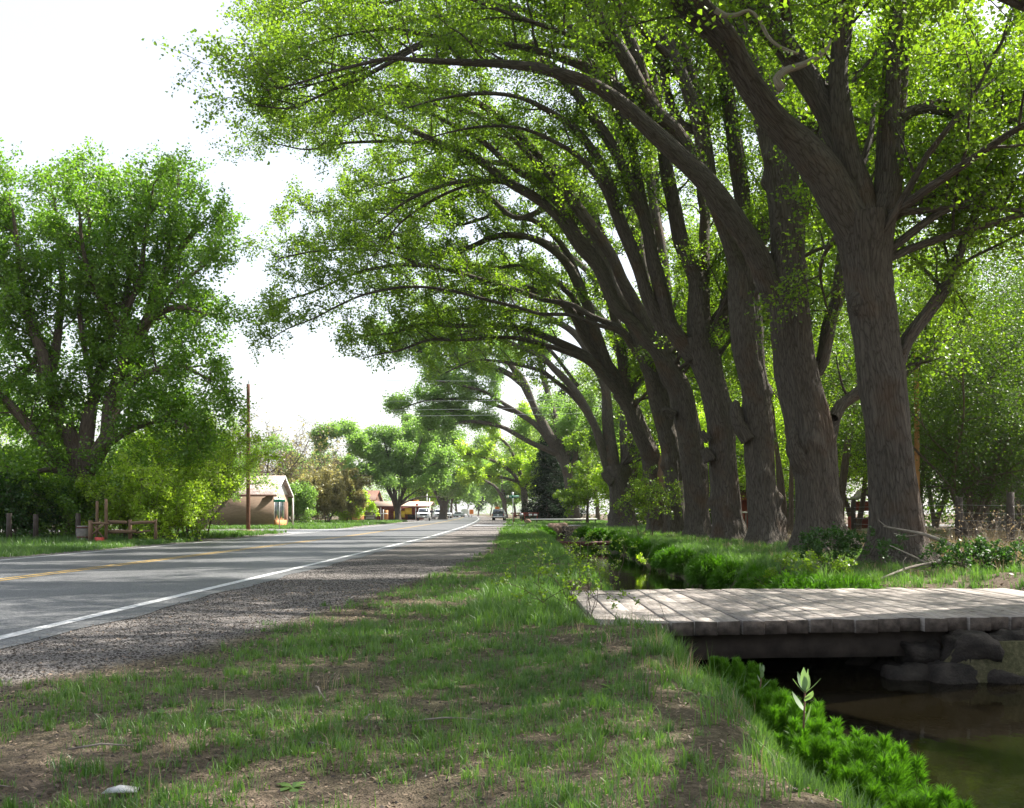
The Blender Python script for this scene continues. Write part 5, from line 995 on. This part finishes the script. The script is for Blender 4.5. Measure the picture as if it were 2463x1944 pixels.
# thin trunks behind the row
for i, (px, Y, h, lean, r, lab) in enumerate([(1890, 44, 7, -.9, .12, 'thin leaning trunk seen between the second and third big trunks'), (1902, 43, 6.5, .1, .1, 'thin straight stem right beside the leaning thin trunk'), (2018, 46, 8, 1.0, .17, 'slanting slim trunk right of the second big trunk'), (1876, 47, 6, -.3, .08, 'slimmest bare stem between the second and third big trunks')]):
    X = fx(px, Y); T = Tree(Y=Y, seed=400+i); Q = T.main([[X, Y, -.1, r*1.2], [X+lean*.2, Y, h*.35, r], [X+lean, Y, h, r*.55]], .5, 9, flare=.25, burls=2)
    T.autolimb(Q[-1][:3], (lean*.3, .3, 1), 4, r*.5, n=6); T.autolimb(Q[-3][:3], (-.5, .3, 1), 3, r*.4, n=6); T.branch(sp=.5, npts=4, rmax=.5)
    T.finish('thin_tree', (X, Y, 0), lab, 'tree', 'thin trees by the fence', M['leaf'], M['bark2'], 8, .11, .15)
# log fence on the left
Y = 36.; zf = lambda py: CH-(py-HY)/FPX*Y
r_ = empty('log_fence', (fx(240, Y), Y, 0), 'rustic log fence with a crossed brace under the big tree', 'fence')
def log(name, p, q, r, mat='rawwood', parent=r_, dy=0., dy2=None):
    Q = catmull([[fx(p[0], Y), Y+dy, zf(p[1]), r], [(fx(p[0], Y)+fx(q[0], Y))/2, Y+dy, (zf(p[1])+zf(q[1]))/2+.01, r*.97], [fx(q[0], Y), Y+(dy if dy2 is None else dy2), zf(q[1]), r*.9]], .3); V, F, B = tube(Q[:, :3], Q[:, 3], 10, cap=True); npmesh(name, V, F, M[mat], parent, True, attrs={'bark': B})
log('post', (218, 1308), (218, 1252), .09); log('post', (230, 1302), (231, 1205), .055, dy=.1); log('post', (254, 1298), (254, 1200), .06, dy=.05)
log('rail', (225, 1259), (266, 1260), .045, dy=-.1); log('rail', (254, 1256), (299, 1257), .065, dy=.2); log('rail', (308, 1259), (365, 1256), .06, dy=.25)
log('rail', (256, 1280), (322, 1279), .065, dy=.2); log('rail', (322, 1282), (356, 1277), .035, dy=.22)
log('brace', (228, 1284), (254, 1262), .035, dy=-.14); log('brace', (228, 1266), (250, 1294), .035, dy=-.05)
log('post', (304, 1298), (304, 1250), .07, dy=.35); log('post', (366, 1298), (366, 1250), .06, dy=.35)
m = MB(); m.path([(fx(246, Y), Y-.5, .16), (fx(246, Y)+.3, Y-.55, .1)], [.07, .05], 8); m.path([(fx(240, Y), Y-.4, .2), (fx(262, Y), Y-.45, .19)], [.05, .05], 8); tag(m.build('red_log', simple('red_paint', (.5, .06, .05), .6, .3, 6, .1), None, True), 'red painted log lying at the foot of the log fence', 'log')
r_ = empty('barrel', (fx(200, 37), 37, 0), 'pale weathered barrel standing left of the log fence', 'barrel')
m = MB(); X = fx(200, 37); m.path([(X, 37, .05), (X, 37, .12), (X, 37, .4), (X, 37, .62), (X, 37, .64)], [.2, .215, .25, .215, .2], 16); m.build('body', M['greywood'], r_, True)
for z in (.2, .55): m = MB(); m.path([(X, 37, z), (X, 37, z+.05)], [.245, .245], 16); m.build('hoop', M['rust'], r_, True)
for i, (px, Yp, h, lab) in enumerate([(86, 38, 1.25, 'leftmost grey stump post in the undergrowth'), (22, 37, 1.3, 'grey stump post at the far left edge'), (188, 38, 1.3, 'grey stump post right behind the barrel')]):
    q = empty('stump_post', (fx(px, Yp), Yp, 0), lab, 'post', 'grey stump posts left of the barrel'); vpost(fx(px, Yp), Yp, h*.85, .1, q, 'shaft', 'beamwood')  # dark wood on grey posts, their shade put into the colour
# ------------------------------------------------------------------ brick building
def gable_house(name, x0, x1, y0, y1, hw, hr, label, wall, roofm, fascia, gable='white', ov=.35, z=0.):
    r_ = empty(name, ((x0+x1)/2, (y0+y1)/2, z), label, 'building'); ym = (y0+y1)/2
    m = MB(); m.box(((x0+x1)/2, (y0+y1)/2, z+hw/2), (x1-x0, y1-y0, hw)); m.build('wall', M[wall], r_)
    m = MB(); m.prism([(y0, z+hw+.002), (y1, z+hw+.002), (ym, z+hr-.08)], x1-.12, x1-.003); m.build('gable', M[gable], r_)
    m = MB(); m.prism([(y0, z+hw+.002), (y1, z+hw+.002), (ym, z+hr-.08)], x0+.003, x0+.12); m.build('gable', M[gable], r_)
    sl_ = (hr-hw)/((y1-y0)/2)
    for s in (-1, 1):
        ye = ym+s*((y1-y0)/2+ov); ze = z+hw-ov*sl_; m = MB()
        pts = [(ym, z+hr), (ye, ze), (ye, ze+.10), (ym, z+hr+.10)]
        m.prism(pts, x0-ov, x1+ov); o = m.build('roof', M[roofm], r_); 
        m = MB(); m.box(((x0+x1)/2, ye-s*-.014, ze+.03), (x1-x0+2*ov+.02, .03, .17)); m.build('fascia', M[fascia], r_)
        m = MB(); m.prism([(ym, z+hr-.06), (ye, ze-.06), (ye, ze+.105), (ym, z+hr+.105)], x1+ov+.003, x1+ov+.04); m.build('bargeboard', M['white'] if fascia != 'redwood' else M[fascia], r_)
    return r_
x1, y0, y1 = fx(656, 78)-.02, 78., 83.4
h = gable_house('brick_building', -26.5, x1, y0, y1, 2.65, 4.05, 'small brown brick building with pale shingle roof beyond the pole', 'brick', 'shingle', 'brownwood')
for yy0, yy1 in ((78.5, 80.0), (80.25, 81.75)):
    m = MB(); xx = x1+.02; m.box((xx, (yy0+yy1)/2, 1.45), (.05, yy1-yy0, 1.75)); w_ = m.build('window', M['white'], h)
    m = MB(); m.box((xx+.03, (yy0+yy1)/2, 1.45), (.02, yy1-yy0-.2, 1.55)); o = npmesh('pane', np.array(m.V)-np.array(h.location), [np.array(m.F)], M['glass'], w_, local=True)
m = MB(); m.box((x1+.03, 82.5, 1.05), (.06, .9, 2.05)); m.build('door', M['brownwood'], h)
m = MB(); m.box((x1+.3, 83.9, 1.2), (.12, .12, 2.4)); m.build('porch_post', M['white'], h)
m = MB(); m.box((x1+.12, 80.2, .28), (.24, 3.3, .56)); m.build('plinth', M['orangewood'], h)
# street signs
def street_sign(px, Y, pyb, pyt, blades_, label, text=None):
    X = fx(px, Y); z0 = float(gz(X, Y)); zt = CH-(pyt-HY)/FPX*Y; r_ = empty('street_sign', (X, Y, z0), label, 'street sign')
    m = MB(); m.tube((X, Y, z0-.1), (X, Y, zt), .03, n=8); m.build('pole', M['metal'], r_, True)
    for (a_, b_, c_, d_, dy, rz, mat) in blades_:
        xa, xb = fx(a_, Y), fx(b_, Y); za, zb = CH-(d_-HY)/FPX*Y, CH-(c_-HY)/FPX*Y
        m = MB(); m.box(((xa+xb)/2, Y+dy, (za+zb)/2), (xb-xa, .02, zb-za), rz=rz); m.build('sign_blade', M[mat], r_)
    if text:
        for (tx, px0, py0, size) in text:
            cu = bpy.data.curves.new('lettering_curve', 'FONT'); cu.body = tx; cu.size = size; cu.extrude = .003; cu.materials.append(M['white'])
            tmp = bpy.data.objects.new('tmp', cu); C.objects.link(tmp); bpy.context.view_layer.update()
            me = bpy.data.meshes.new_from_object(tmp.evaluated_get(bpy.context.evaluated_depsgraph_get())); bpy.data.objects.remove(tmp)
            o = bpy.data.objects.new('lettering', me); C.objects.link(o); o.parent = r_
            o.location = (fx(px0, Y)-X, -.068, CH-(py0-HY)/FPX*Y-z0); o.rotation_euler = (R(90), 0, 0)
street_sign(1233.5, 78, 1272, 1184, [(1217, 1248, 1192, 1198.5, -.05, 0, 'signgreen'), (1230, 1236, 1184.5, 1190.5, .0, 0, 'metal')], 'green street name sign on a thin post at the side lane', [('WEST', 1234.5, 1197.5, .22)])
X = fx(1217, 78)
m = MB(); m.box((fx(1221, 78), 78-.068, CH-(1195.2-HY)/FPX*78), (.22, .01, .17)); sg = [o for o in bpy.data.objects if o.name.startswith('street_sign')][0]; m.build('cream_panel', simple('cream_paint', (.62, .6, .45), .5, .1, 4, 0), sg)
for q in range(3):
    m = MB(); m.box((fx(1228.5, 78), 78-.066, CH-(1193.6+q*1.6-HY)/FPX*78), (.17, .008, .02)); m.build('lettering', M['white'], sg)
street_sign(672, 70, 1270, 1193, [(658, 686, 1201, 1208, -.04, 0, 'signgreen'), (667, 677, 1194, 1200, .0, 1.2, 'signgreen')], 'green street sign in front of the brick building gable')
# notice board, panel, shop, houses
Y = 138.
def fbox(px0, px1, py0, py1, Y, dep, mat, name, parent, dy=0):
    xa, xb = fx(px0, Y), fx(px1, Y); za, zb = CH-(py1-HY)/FPX*Y, CH-(py0-HY)/FPX*Y; m = MB(); m.box(((xa+xb)/2, Y+dy, (za+zb)/2), (xb-xa, dep, zb-za)); return m.build(name, M[mat], parent)
r_ = empty('notice_board', (fx(891, Y), Y, 0), 'grey roadside board with two lines of white lettering under a small roof', 'sign board')
fbox(877, 906, 1232, 1252, Y, .12, 'greywood', 'board', r_); fbox(877, 879, 1232, 1255, Y, .16, 'brownwood', 'post', r_); fbox(904, 906, 1232, 1255, Y, .16, 'brownwood', 'post', r_)
fbox(873.5, 906.5, 1228.3, 1231.4, Y, .7, 'white', 'cap_roof', r_)
rs_ = random.Random(4)
for (py, h_, a0, a1) in ((1241.2, 2.6, 880.5, 900.5), (1246.6, 4.6, 880.5, 900.5)):
    px = a0
    while px < a1-1:
        w2 = rs_.uniform(.8, 1.7); fbox(px, min(px+w2, a1), py-h_/2, py+h_/2*rs_.uniform(.6, 1), Y, .02, 'white', 'lettering', r_, dy=-.075); px += w2+.55
r_ = empty('wood_panel', (fx(927, Y), Y, 0), 'upright orange wooden panel with white post and rail', 'panel')
fbox(923.5, 933.5, 1227, 1256, Y, .1, 'orangewood', 'panel', r_); fbox(921, 923.3, 1226, 1257, Y, .2, 'white', 'post', r_); fbox(911, 933, 1234.5, 1236.5, Y-.12, .06, 'white', 'rail', r_)
h = gable_house('dark_house', fx(842, 190), fx(906, 190), 186, 196, 3.6, 5.4, 'dark purple brown house behind the notice board', 'brownwood', 'brownwood', 'redwood', 'brownwood')
h = gable_house('shingled_house', fx(828, 152), fx(866, 152), 149, 156, 2.6, 4.1, 'house with faded shingle roof and orange gable behind the bushes', 'orangewood', 'shingle', 'redwood', 'orangewood')
# shop
Ys = 166.; xa, xb = fx(895, Ys), fx(1036, Ys)
r_ = empty('shop', ((xa+xb)/2, Ys+5, 0), 'low shop with tan porch roof and yellow boards behind the spreading tree', 'building')
m = MB(); m.box(((xa+xb)/2-1, Ys+6, 1.2), (xb-xa-2, 7, 2.4)); m.build('wall', M['redwood'], r_)
tan = simple('tan_roofing', (.55, .40, .30), .8, .15, 3, .1); M['tan'] = tan
m = MB(); m.prism([(Ys-1.6, 2.18), (Ys-1.6, 2.3), (Ys+6, 3.15), (Ys+10, 2.6), (Ys+10, 2.48), (Ys+6, 3.0)], xa, xb); m.build('roof', tan, r_)
m = MB(); m.box(((xa+xb)/2, Ys-1.63, 2.2), (xb-xa, .05, .22)); m.build('fascia', M['rust'], r_)
for px in (916, 960, 1000, 1034): fbox(px-.9, px+.9, 1219.5, 1250, Ys-1.4, .14, 'white', 'porch_post', r_)
fbox(975, 991.5, 1222, 1237, Ys, .1, 'yellow', 'yellow_board', r_, dy=-.8); fbox(966, 975, 1229, 1245, Ys, .1, 'yellow', 'yellow_board', r_, dy=-.7); fbox(948, 953, 1230, 1248, Ys, .1, 'yellow', 'yellow_board', r_, dy=-.7)
fbox(977, 997, 1238, 1249, Ys, .08, 'black', 'window', r_, dy=2.44-.0); fbox(1014, 1024, 1219.5, 1226, Ys, .05, 'yellow', 'yellow_sign', r_, dy=-.6)
fbox(1003, 1008, 1212, 1217, Ys, .05, 'redlens', 'red_sign', r_, dy=-1.9)
r_ = empty('orange_sign', (fx(1000, 190), 190, 0), 'orange and red sign raised above the shop roof', 'sign'); fbox(994, 1007, 1203, 1208.5, 185, .2, 'orange', 'face', r_); fbox(988, 994, 1201, 1206, 185, .2, 'redlens', 'face', r_); fbox(1000, 1001, 1208, 1240, 185.3, .1, 'brownwood', 'post', r_)
for i, (px, pyt, lab) in enumerate(((1027, 1188, 'taller white flag pole beside the shop'), (1033, 1199, 'shorter white flag pole beside the shop'))):
    r_ = empty('thin_pole', (fx(px, 164), 163.5, 0), lab, 'pole', 'white poles at the shop'); m = MB(); m.tube((fx(px, 163.5), 163.5, 0), (fx(px, 163.5), 163.5, CH-(pyt-HY)/FPX*163.5), .06, n=8); m.build('shaft', M['white'], r_, True)
# right side bits
h = gable_house('red_shed', fx(1745, 62), fx(1802, 62), 60, 64, 2.0, 2.6, 'dark red shed glimpsed between the third and fourth trunks', 'redwood', 'rust', 'redwood', 'redwood')
r_ = empty('white_rail', (fx(1790, 57), 57, 0), 'short white rail in front of the red shed', 'rail'); fbox(1740, 1803, 1231, 1234, 57, .1, 'white', 'rail', r_); fbox(1793, 1795, 1234, 1275, 57, .1, 'greywood', 'post', r_); fbox(1745, 1747, 1234, 1275, 57, .1, 'greywood', 'post', r_)
r_ = empty('red_hut', (fx(2080, 62), 62, 0), 'little open red hut with curved grey roof left of the nearest trunk', 'hut')
m = MB(); c = fx(2082, 62); pts = [(c-.8, 1.98), (c-.45, 2.18), (c-.05, 2.65), (c+.1, 2.75), (c+.35, 2.6), (c+.8, 2.0), (c+.8, 1.9), (c, 2.5), (c-.8, 1.9)]
m.prism(pts, 61, 63, axis='y'); m.build('roof', M['greywood'], r_)
m = MB(); m.box((c, 62, 1.55), (1.3, 1.6, .6)); m.build('upper_wall', M['redwood'], r_)
for sx_ in (-.6, .6):
    for sy in (61.3, 62.7): m = MB(); m.box((c+sx_, sy, .63), (.16, .16, 1.25)); m.build('post', M['redwood'], r_)
m = MB(); m.box((c, 62.7, .5), (1.0, .06, .7)); m.build('back_panel', M['redwood'], r_)
h = gable_house('dark_roofed_house', fx(2441, 50), 32, 48, 56, 3.3, 4.6, 'house corner with dark grey roof edge at the right margin', 'greywood', 'stone', 'greywood', 'greywood')
# pipe rail beyond the lane
r_ = empty('pipe_rail', (5, 100, 0), 'long white pipe rail on short posts beyond the side lane', 'rail')
Z = lambda py, Y: CH-(py-HY)/FPX*Y
m = MB(); m.tube((fx(1275, 100), 100, Z(1249.3, 100)), (fx(1436, 100), 100, Z(1248.5, 100)), .045, n=8); m.build('rail', M['white'], r_, True)
m = MB(); m.tube((fx(1275, 100), 100.05, Z(1251.6, 100)), (fx(1436, 100), 100.05, Z(1250.8, 100)), .04, n=8); m.build('rail', M['black'], r_, True)
for px in (1291, 1345, 1432): m = MB(); m.tube((fx(px, 100), 100.02, -.1), (fx(px, 100), 100.02, Z(1250, 100)+.03), .05, n=8); m.build('post', M['black'], r_, True)
r_ = empty('beam_stand', (fx(1262, 108), 108, 0), 'dark red timber barrier with boxes on it beside the side lane', 'barrier')
fbox(1228, 1296, 1233.2, 1235.8, 108, .2, 'redwood', 'top_beam', r_); fbox(1236, 1294, 1238, 1241, 108, .15, 'redwood', 'lower_beam', r_)
for px in (1236, 1262, 1292): fbox(px-1.2, px+1.2, 1235.9, 1259, 108, .18, 'redwood', 'post', r_)
for px in (1276, 1288): fbox(px-4, px+4, 1236.3, 1240.8, 107.7, .3, 'white', 'box', r_)
r_ = empty('mailbox', (fx(1254, 104), 104, 0), 'grey mailbox on a post by the side lane', 'mailbox')
m = MB(); c = fx(1254, 104); m.prism([(c-.2, .78), (c+.2, .78), (c+.2, .98)]+[(c+.2*math.cos(a), .98+.14*math.sin(a)) for a in (.5, 1.05, 1.57, 2.1, 2.6)]+[(c-.2, .98)], 103.7, 104.25, axis='y'); m.build('box', M['metal'], r_); m = MB(); m.box((c, 104, .36), (.09, .09, .83)); m.build('post', M['brownwood'], r_)
m = MB(); m.box((c+.22, 103.9, 1.02), (.02, .12, .16)); m.build('flag', M['redlens'], r_)
# ------------------------------------------------------------------ vehicles
def wheel(root, x, y, r=.37, w_=.24):
    s = 1 if x > 0 else -1
    m = MB(); m.path([(x-w_/2*s, y, r), (x-w_*.35*s, y, r), (x+w_*.35*s, y, r), (x+w_/2*s, y, r)], [r*.92, r, r, r*.9], 20); t = m.build('wheel', M['black'], root, True, local=True)
    m = MB(); m.path([(x+w_*.3*s, y, r), (x+w_*.53*s, y, r)], [r*.62, r*.55], 14); m.build('rim', M['chrome'], t, True, local=True)
def bx(root, name, c, d, mat, bevel=.02, parent=None): m = MB(); m.box(c, d); return m.build(name, M[mat], parent or root, local=True, bevel=bevel)
def pr(root, name, pts, hw, mat, bevel=.05, taper=None):
    m = MB(); m.prism(pts, -hw, hw)
    if taper:
        zt = max(z for _, z in pts); zb = min(z for _, z in pts); m.V = [(x*(1-(1-taper)*(z-zb)/(zt-zb)), y, z) for x, y, z in m.V]
    return m.build(name, M[mat], root, local=True, bevel=bevel)
def pickup(X, Y, rz, label, group):
    r_ = empty('pickup_truck', (X, Y, .004), label, 'truck', group, rz)
    pr(r_, 'body', [(-2.7, .5), (-2.76, .62), (-2.74, 1.05), (-2.5, 1.18), (-1.15, 1.26), (2.7, 1.26), (2.74, .55), (2.2, .45), (-2.2, .42)], .97, 'carpaint', .07)
    pr(r_, 'cab', [(-1.25, 1.24), (-.55, 1.84), (-.3, 1.88), (.9, 1.88), (1.1, 1.8), (1.3, 1.24)], .86, 'carpaint', .06, .84)
    m = MB(); m.add([(-.72, -1.215, 1.29), (.72, -1.215, 1.29), (.63, -.64, 1.79), (-.63, -.64, 1.79), (-.72, -1.235, 1.30), (.72, -1.235, 1.30), (.63, -.66, 1.80), (-.63, -.66, 1.80)], [(0, 1, 2, 3), (4, 7, 6, 5), (0, 4, 5, 1), (1, 5, 6, 2), (2, 6, 7, 3), (3, 7, 4, 0)]); m.build('windscreen', M['glass'], r_, local=True)
    for s in (-1, 1):
        m = MB(); m.add([(s*.862, -1.0, 1.34), (s*.862, .95, 1.34), (s*.79, .8, 1.76), (s*.79, -.5, 1.76), (s*.872, -1.0, 1.34), (s*.872, .95, 1.34), (s*.80, .8, 1.76), (s*.80, -.5, 1.76)], [(0, 1, 2, 3), (4, 7, 6, 5), (0, 4, 5, 1), (1, 5, 6, 2), (2, 6, 7, 3), (3, 7, 4, 0)]); m.build('side_window', M['glass'], r_, local=True)
        bx(r_, 'headlight', (s*.74, -2.76, .93), (.34, .08, .2), 'headlamp'); bx(r_, 'mirror', (s*1.08, -.95, 1.36), (.2, .12, .24), 'black')
        for y in (-1.75, 1.75): wheel(r_, s*.86, y, .39)
    bx(r_, 'grille', (0, -2.765, .93), (1.05, .06, .26), 'black'); bx(r_, 'bumper', (0, -2.83, .62), (1.96, .18, .2), 'chrome', .04); bx(r_, 'licence_plate', (0, -2.935, .62), (.32, .02, .14), 'white', 0)
    return r_
PG = 'white pickups parked along the left shoulder'
pickup(fx(1015.5, 147), 147+2.7, R(4), 'nearest white pickup with purple dark grille parked facing the camera', PG)
pickup(fx(1052, 186), 186+2.7, R(10), 'second white pickup parked behind the standing person', PG)
pickup(fx(1070, 222), 222+2.7, R(12), 'farthest white pickup, half hidden behind the second one', PG)
def suv(X, Y, rz, label, paint, nm='parked_car', cat='car', low=0):
    r_ = empty(nm, (X, Y, .004), label, cat, None, rz); d = low
    pr(r_, 'body', [(-2.35, .5), (-2.42, .62), (-2.38, 1.02-d*.5), (2.1, 1.0-d*.5), (2.35, .85-d*.4), (2.38, .5), (2.0, .38), (-2.0, .38)], .93, paint, .07)
    pr(r_, 'cabin', [(-2.33+d*2, 1.0-d*.5), (-2.08+d*3, 1.68-d), (-1.85+d*3, 1.74-d), (.6, 1.74-d), (1.3, 1.0-d*.5)], .88, paint, .06, .84)
    m = MB(); y0, z0, y1, z1 = -2.335+d*2, 1.08-d*.5, -2.12+d*3, 1.62-d
    m.add([(-.74, y0, z0), (.74, y0, z0), (.64, y1, z1), (-.64, y1, z1), (-.74, y0-.03, z0), (.74, y0-.03, z0), (.64, y1-.03, z1), (-.64, y1-.03, z1)], [(0, 1, 2, 3), (4, 7, 6, 5), (0, 4, 5, 1), (1, 5, 6, 2), (2, 6, 7, 3), (3, 7, 4, 0)]); m.build('rear_window', M['glass'], r_, local=True)
    for s in (-1, 1):
        m = MB(); m.add([(s*.875, -1.9+d*2, 1.1-d*.5), (s*.875, 1.0, 1.1-d*.5), (s*.79, .5, 1.6-d), (s*.79, -1.75+d*2, 1.6-d), (s*.888, -1.9+d*2, 1.1-d*.5), (s*.888, 1.0, 1.1-d*.5), (s*.80, .5, 1.6-d), (s*.80, -1.75+d*2, 1.6-d)], [(0, 1, 2, 3), (4, 7, 6, 5), (0, 4, 5, 1), (1, 5, 6, 2), (2, 6, 7, 3), (3, 7, 4, 0)]); m.build('side_window', M['glass'], r_, local=True)
        bx(r_, 'tail_light', (s*.84, -2.4, .88-d*.4), (.12, .06, .26), 'redlens'); bx(r_, 'mirror', (s*1.03, .7, 1.12-d*.5), (.18, .1, .14), paint)
        for y in (-1.5, 1.5): wheel(r_, s*.82, y, .36)
    bx(r_, 'bumper', (0, -2.45, .58), (1.88, .14, .2), 'chrome', .04); bx(r_, 'licence_plate', (0, -2.44, .84-d*.4), (.32, .03, .14), 'white', 0)
    return r_
suv(fx(1200, 150), 150+2.4, R(-3), 'dark grey green vehicle driving away on the right of the road', 'suvpaint', 'driving_car', 'car')
suv(fx(1102, 300), 300, R(70), 'silver low car parked side on far down the road at left', 'carpaint', low=.22)
r_ = empty('white_trailer', (fx(1119, 310), 310, 0), 'white round topped trailer parked far down the road', 'trailer')
m = MB(); c = fx(1119, 310); m.prism([(c-1.15, .5), (c+1.15, .5), (c+1.2, 2.0), (c+1.0, 2.35), (c, 2.55), (c-1.0, 2.35), (c-1.2, 2.0)], 309, 313, axis='y'); m.build('body', M['white'], r_, bevel=.05)
for s in (-1, 1): m = MB(); m.path([(c+s*1.0, 311, .35), (c+s*1.2, 311, .35)], [.35, .35], 16); m.build('wheel', M['black'], r_, True)
def osign(px, pyc, w_, h_, Y, label):
    X = fx(px, Y); zc = CH-(pyc-HY)/FPX*Y; r_ = empty('orange_road_sign', (X, Y, 0), label, 'road sign', 'orange road work signs')
    m = MB(); m.box((X, Y, zc), (w_, .04, h_)); m.build('face', M['orange'], r_, bevel=.01); m = MB(); m.box((X, Y+.06, zc/2), (.1, .08, zc)); m.build('post', M['metal'], r_)
osign(1134, 1231, 1.15, 1.2, 270, 'square orange road sign beside the white trailer'); osign(1196, 1223.5, 1.1, .85, 240, 'orange road sign showing above the dark vehicle roof')
# ------------------------------------------------------------------ the person standing by the pickup
def person(X, Y, rz, label):
    r_ = empty('person', (X, Y, 0), label, 'person', None, rz)
    J = [((0, 0, .98), .15), ((0, 0, 1.2), .15), ((0, .01, 1.42), .17), ((0, 0, 1.53), .06), ((0, -.01, 1.66), .095), ((0, 0, 1.74), .085),
         ((-.19, 0, 1.44), .065), ((-.25, -.02, 1.17), .05), ((-.16, -.2, 1.08), .042), ((-.05, -.26, 1.1), .036), ((.19, 0, 1.44), .065), ((.26, 0, 1.16), .05), ((.28, -.06, .92), .042), ((.28, -.08, .83), .036),
         ((-.10, 0, .9), .105), ((-.11, -.02, .5), .07), ((-.12, .02, .1), .045), ((-.12, -.14, .05), .04), ((.10, 0, .9), .105), ((.12, -.02, .5), .07), ((.14, .02, .1), .045), ((.15, -.14, .05), .04)]
    E = [(0, 1), (1, 2), (2, 3), (3, 4), (4, 5), (2, 6), (6, 7), (7, 8), (8, 9), (2, 10), (10, 11), (11, 12), (12, 13), (0, 14), (14, 15), (15, 16), (16, 17), (0, 18), (18, 19), (19, 20), (20, 21)]
    me = bpy.data.meshes.new('body'); me.from_pydata([j[0] for j in J], E, []); o = bpy.data.objects.new('body', me); C.objects.link(o); o.parent = r_
    md = o.modifiers.new('skin', 'SKIN'); o.modifiers.new('sub', 'SUBSURF').levels = 2; o.modifiers['sub'].render_levels = 2
    for v, (_, r) in zip(me.skin_vertices[0].data, J): v.radius = (r, r*.8)
    me.skin_vertices[0].data[0].use_root = True; me.materials.append(M['cloth'])
    m = MB(); rockmesh(m, (0, -.03, 1.67), (.17, .2, .23), 1, 10); m.build('face', M['skin'], r_, True, local=True)
    m = MB(); rockmesh(m, (0, .015, 1.72), (.2, .22, .2), 2, 10); m.build('hair', M['black'], r_, True, local=True)
    for x, y, z in ((-.03, -.29, 1.1), (.28, -.09, .79)):
        m = MB(); m.box((x, y, z), (.05, .07, .08))
        for q in range(4): m.path([(x-.02+q*.013, y-.03, z-.02), (x-.02+q*.013, y-.05, z-.07+.006*abs(q-1.5))], [.008, .006], 5)
        m.path([(x+.02, y-.02, z), (x+.045, y-.05, z-.03)], [.009, .007], 5); m.build('hand', M['skin'], r_, True, local=True)
person(fx(1036.5, 152), 152, R(15), 'person in dark clothes standing beside the nearest white pickup')
#EOF4
# ------------------------------------------------------------------ light haze in the air
HAZE = .00012
if HAZE:
    m, t, o = newmat('haze'); v = N(t, 'ShaderNodeVolumePrincipled'); v.inputs['Density'].default_value = HAZE; v.inputs['Color'].default_value = (.95, .97, 1, 1); v.inputs['Anisotropy'].default_value = .2
    t.links.new(v.outputs[0], o.inputs['Volume'])
    b = MB(); b.box((0, 1280, 20), (1804, 2660, 46)); hz = b.build('haze', m); tag(hz, 'thin pale haze in the air along the road', kind='stuff')
# low broad leaved weeds in the verge
for i, (x_, y_) in enumerate([(-1.9, 5.4), (-.4, 6.3), (.3, 4.8), (-2.6, 4.6), (.1, 7.6), (-1.3, 8.2), (.6, 6.1), (-.9, 4.1)]):
    r_ = empty('rosette_weed', (x_, y_, float(gz(x_, y_))), ['small flat weed left of the white stick', 'small flat weed in the grass at mid verge', 'small flat weed near the bottom centre', 'small flat weed at lower left', 'small flat weed farther up the verge', 'small flat weed near the gravel edge', 'small flat weed close to the bank edge', 'small flat weed at the very bottom of the picture'][i], 'weed', 'low broad leaved weeds in the verge')
    for j in range(9):
        a = j*.7+random.uniform(-.2, .2); e = random.uniform(.15, .7); d = np.array([math.cos(a)*math.cos(e), math.sin(a)*math.cos(e), math.sin(e)]); sd = np.array([-math.sin(a), math.cos(a), 0]); L = random.uniform(.05, .1)
        V = []
        for t, w_ in ((0, .1), (.35, .8), (.7, 1), (1, .1)): cc = np.array([0, 0, .004])+d*L*t-np.array([0, 0, .35])*L*t*t; V += [cc-sd*w_*L*.2, cc, cc+sd*w_*L*.2]
        npmesh('leaf', np.array(V), [np.array([(q*3+z_, q*3+z_+1, q*3+z_+4, q*3+z_+3) for q in range(3) for z_ in (0, 1)])], M['grass'], r_, True, attrs={'rnd': np.full(12, random.uniform(.3, 1))}, local=True)
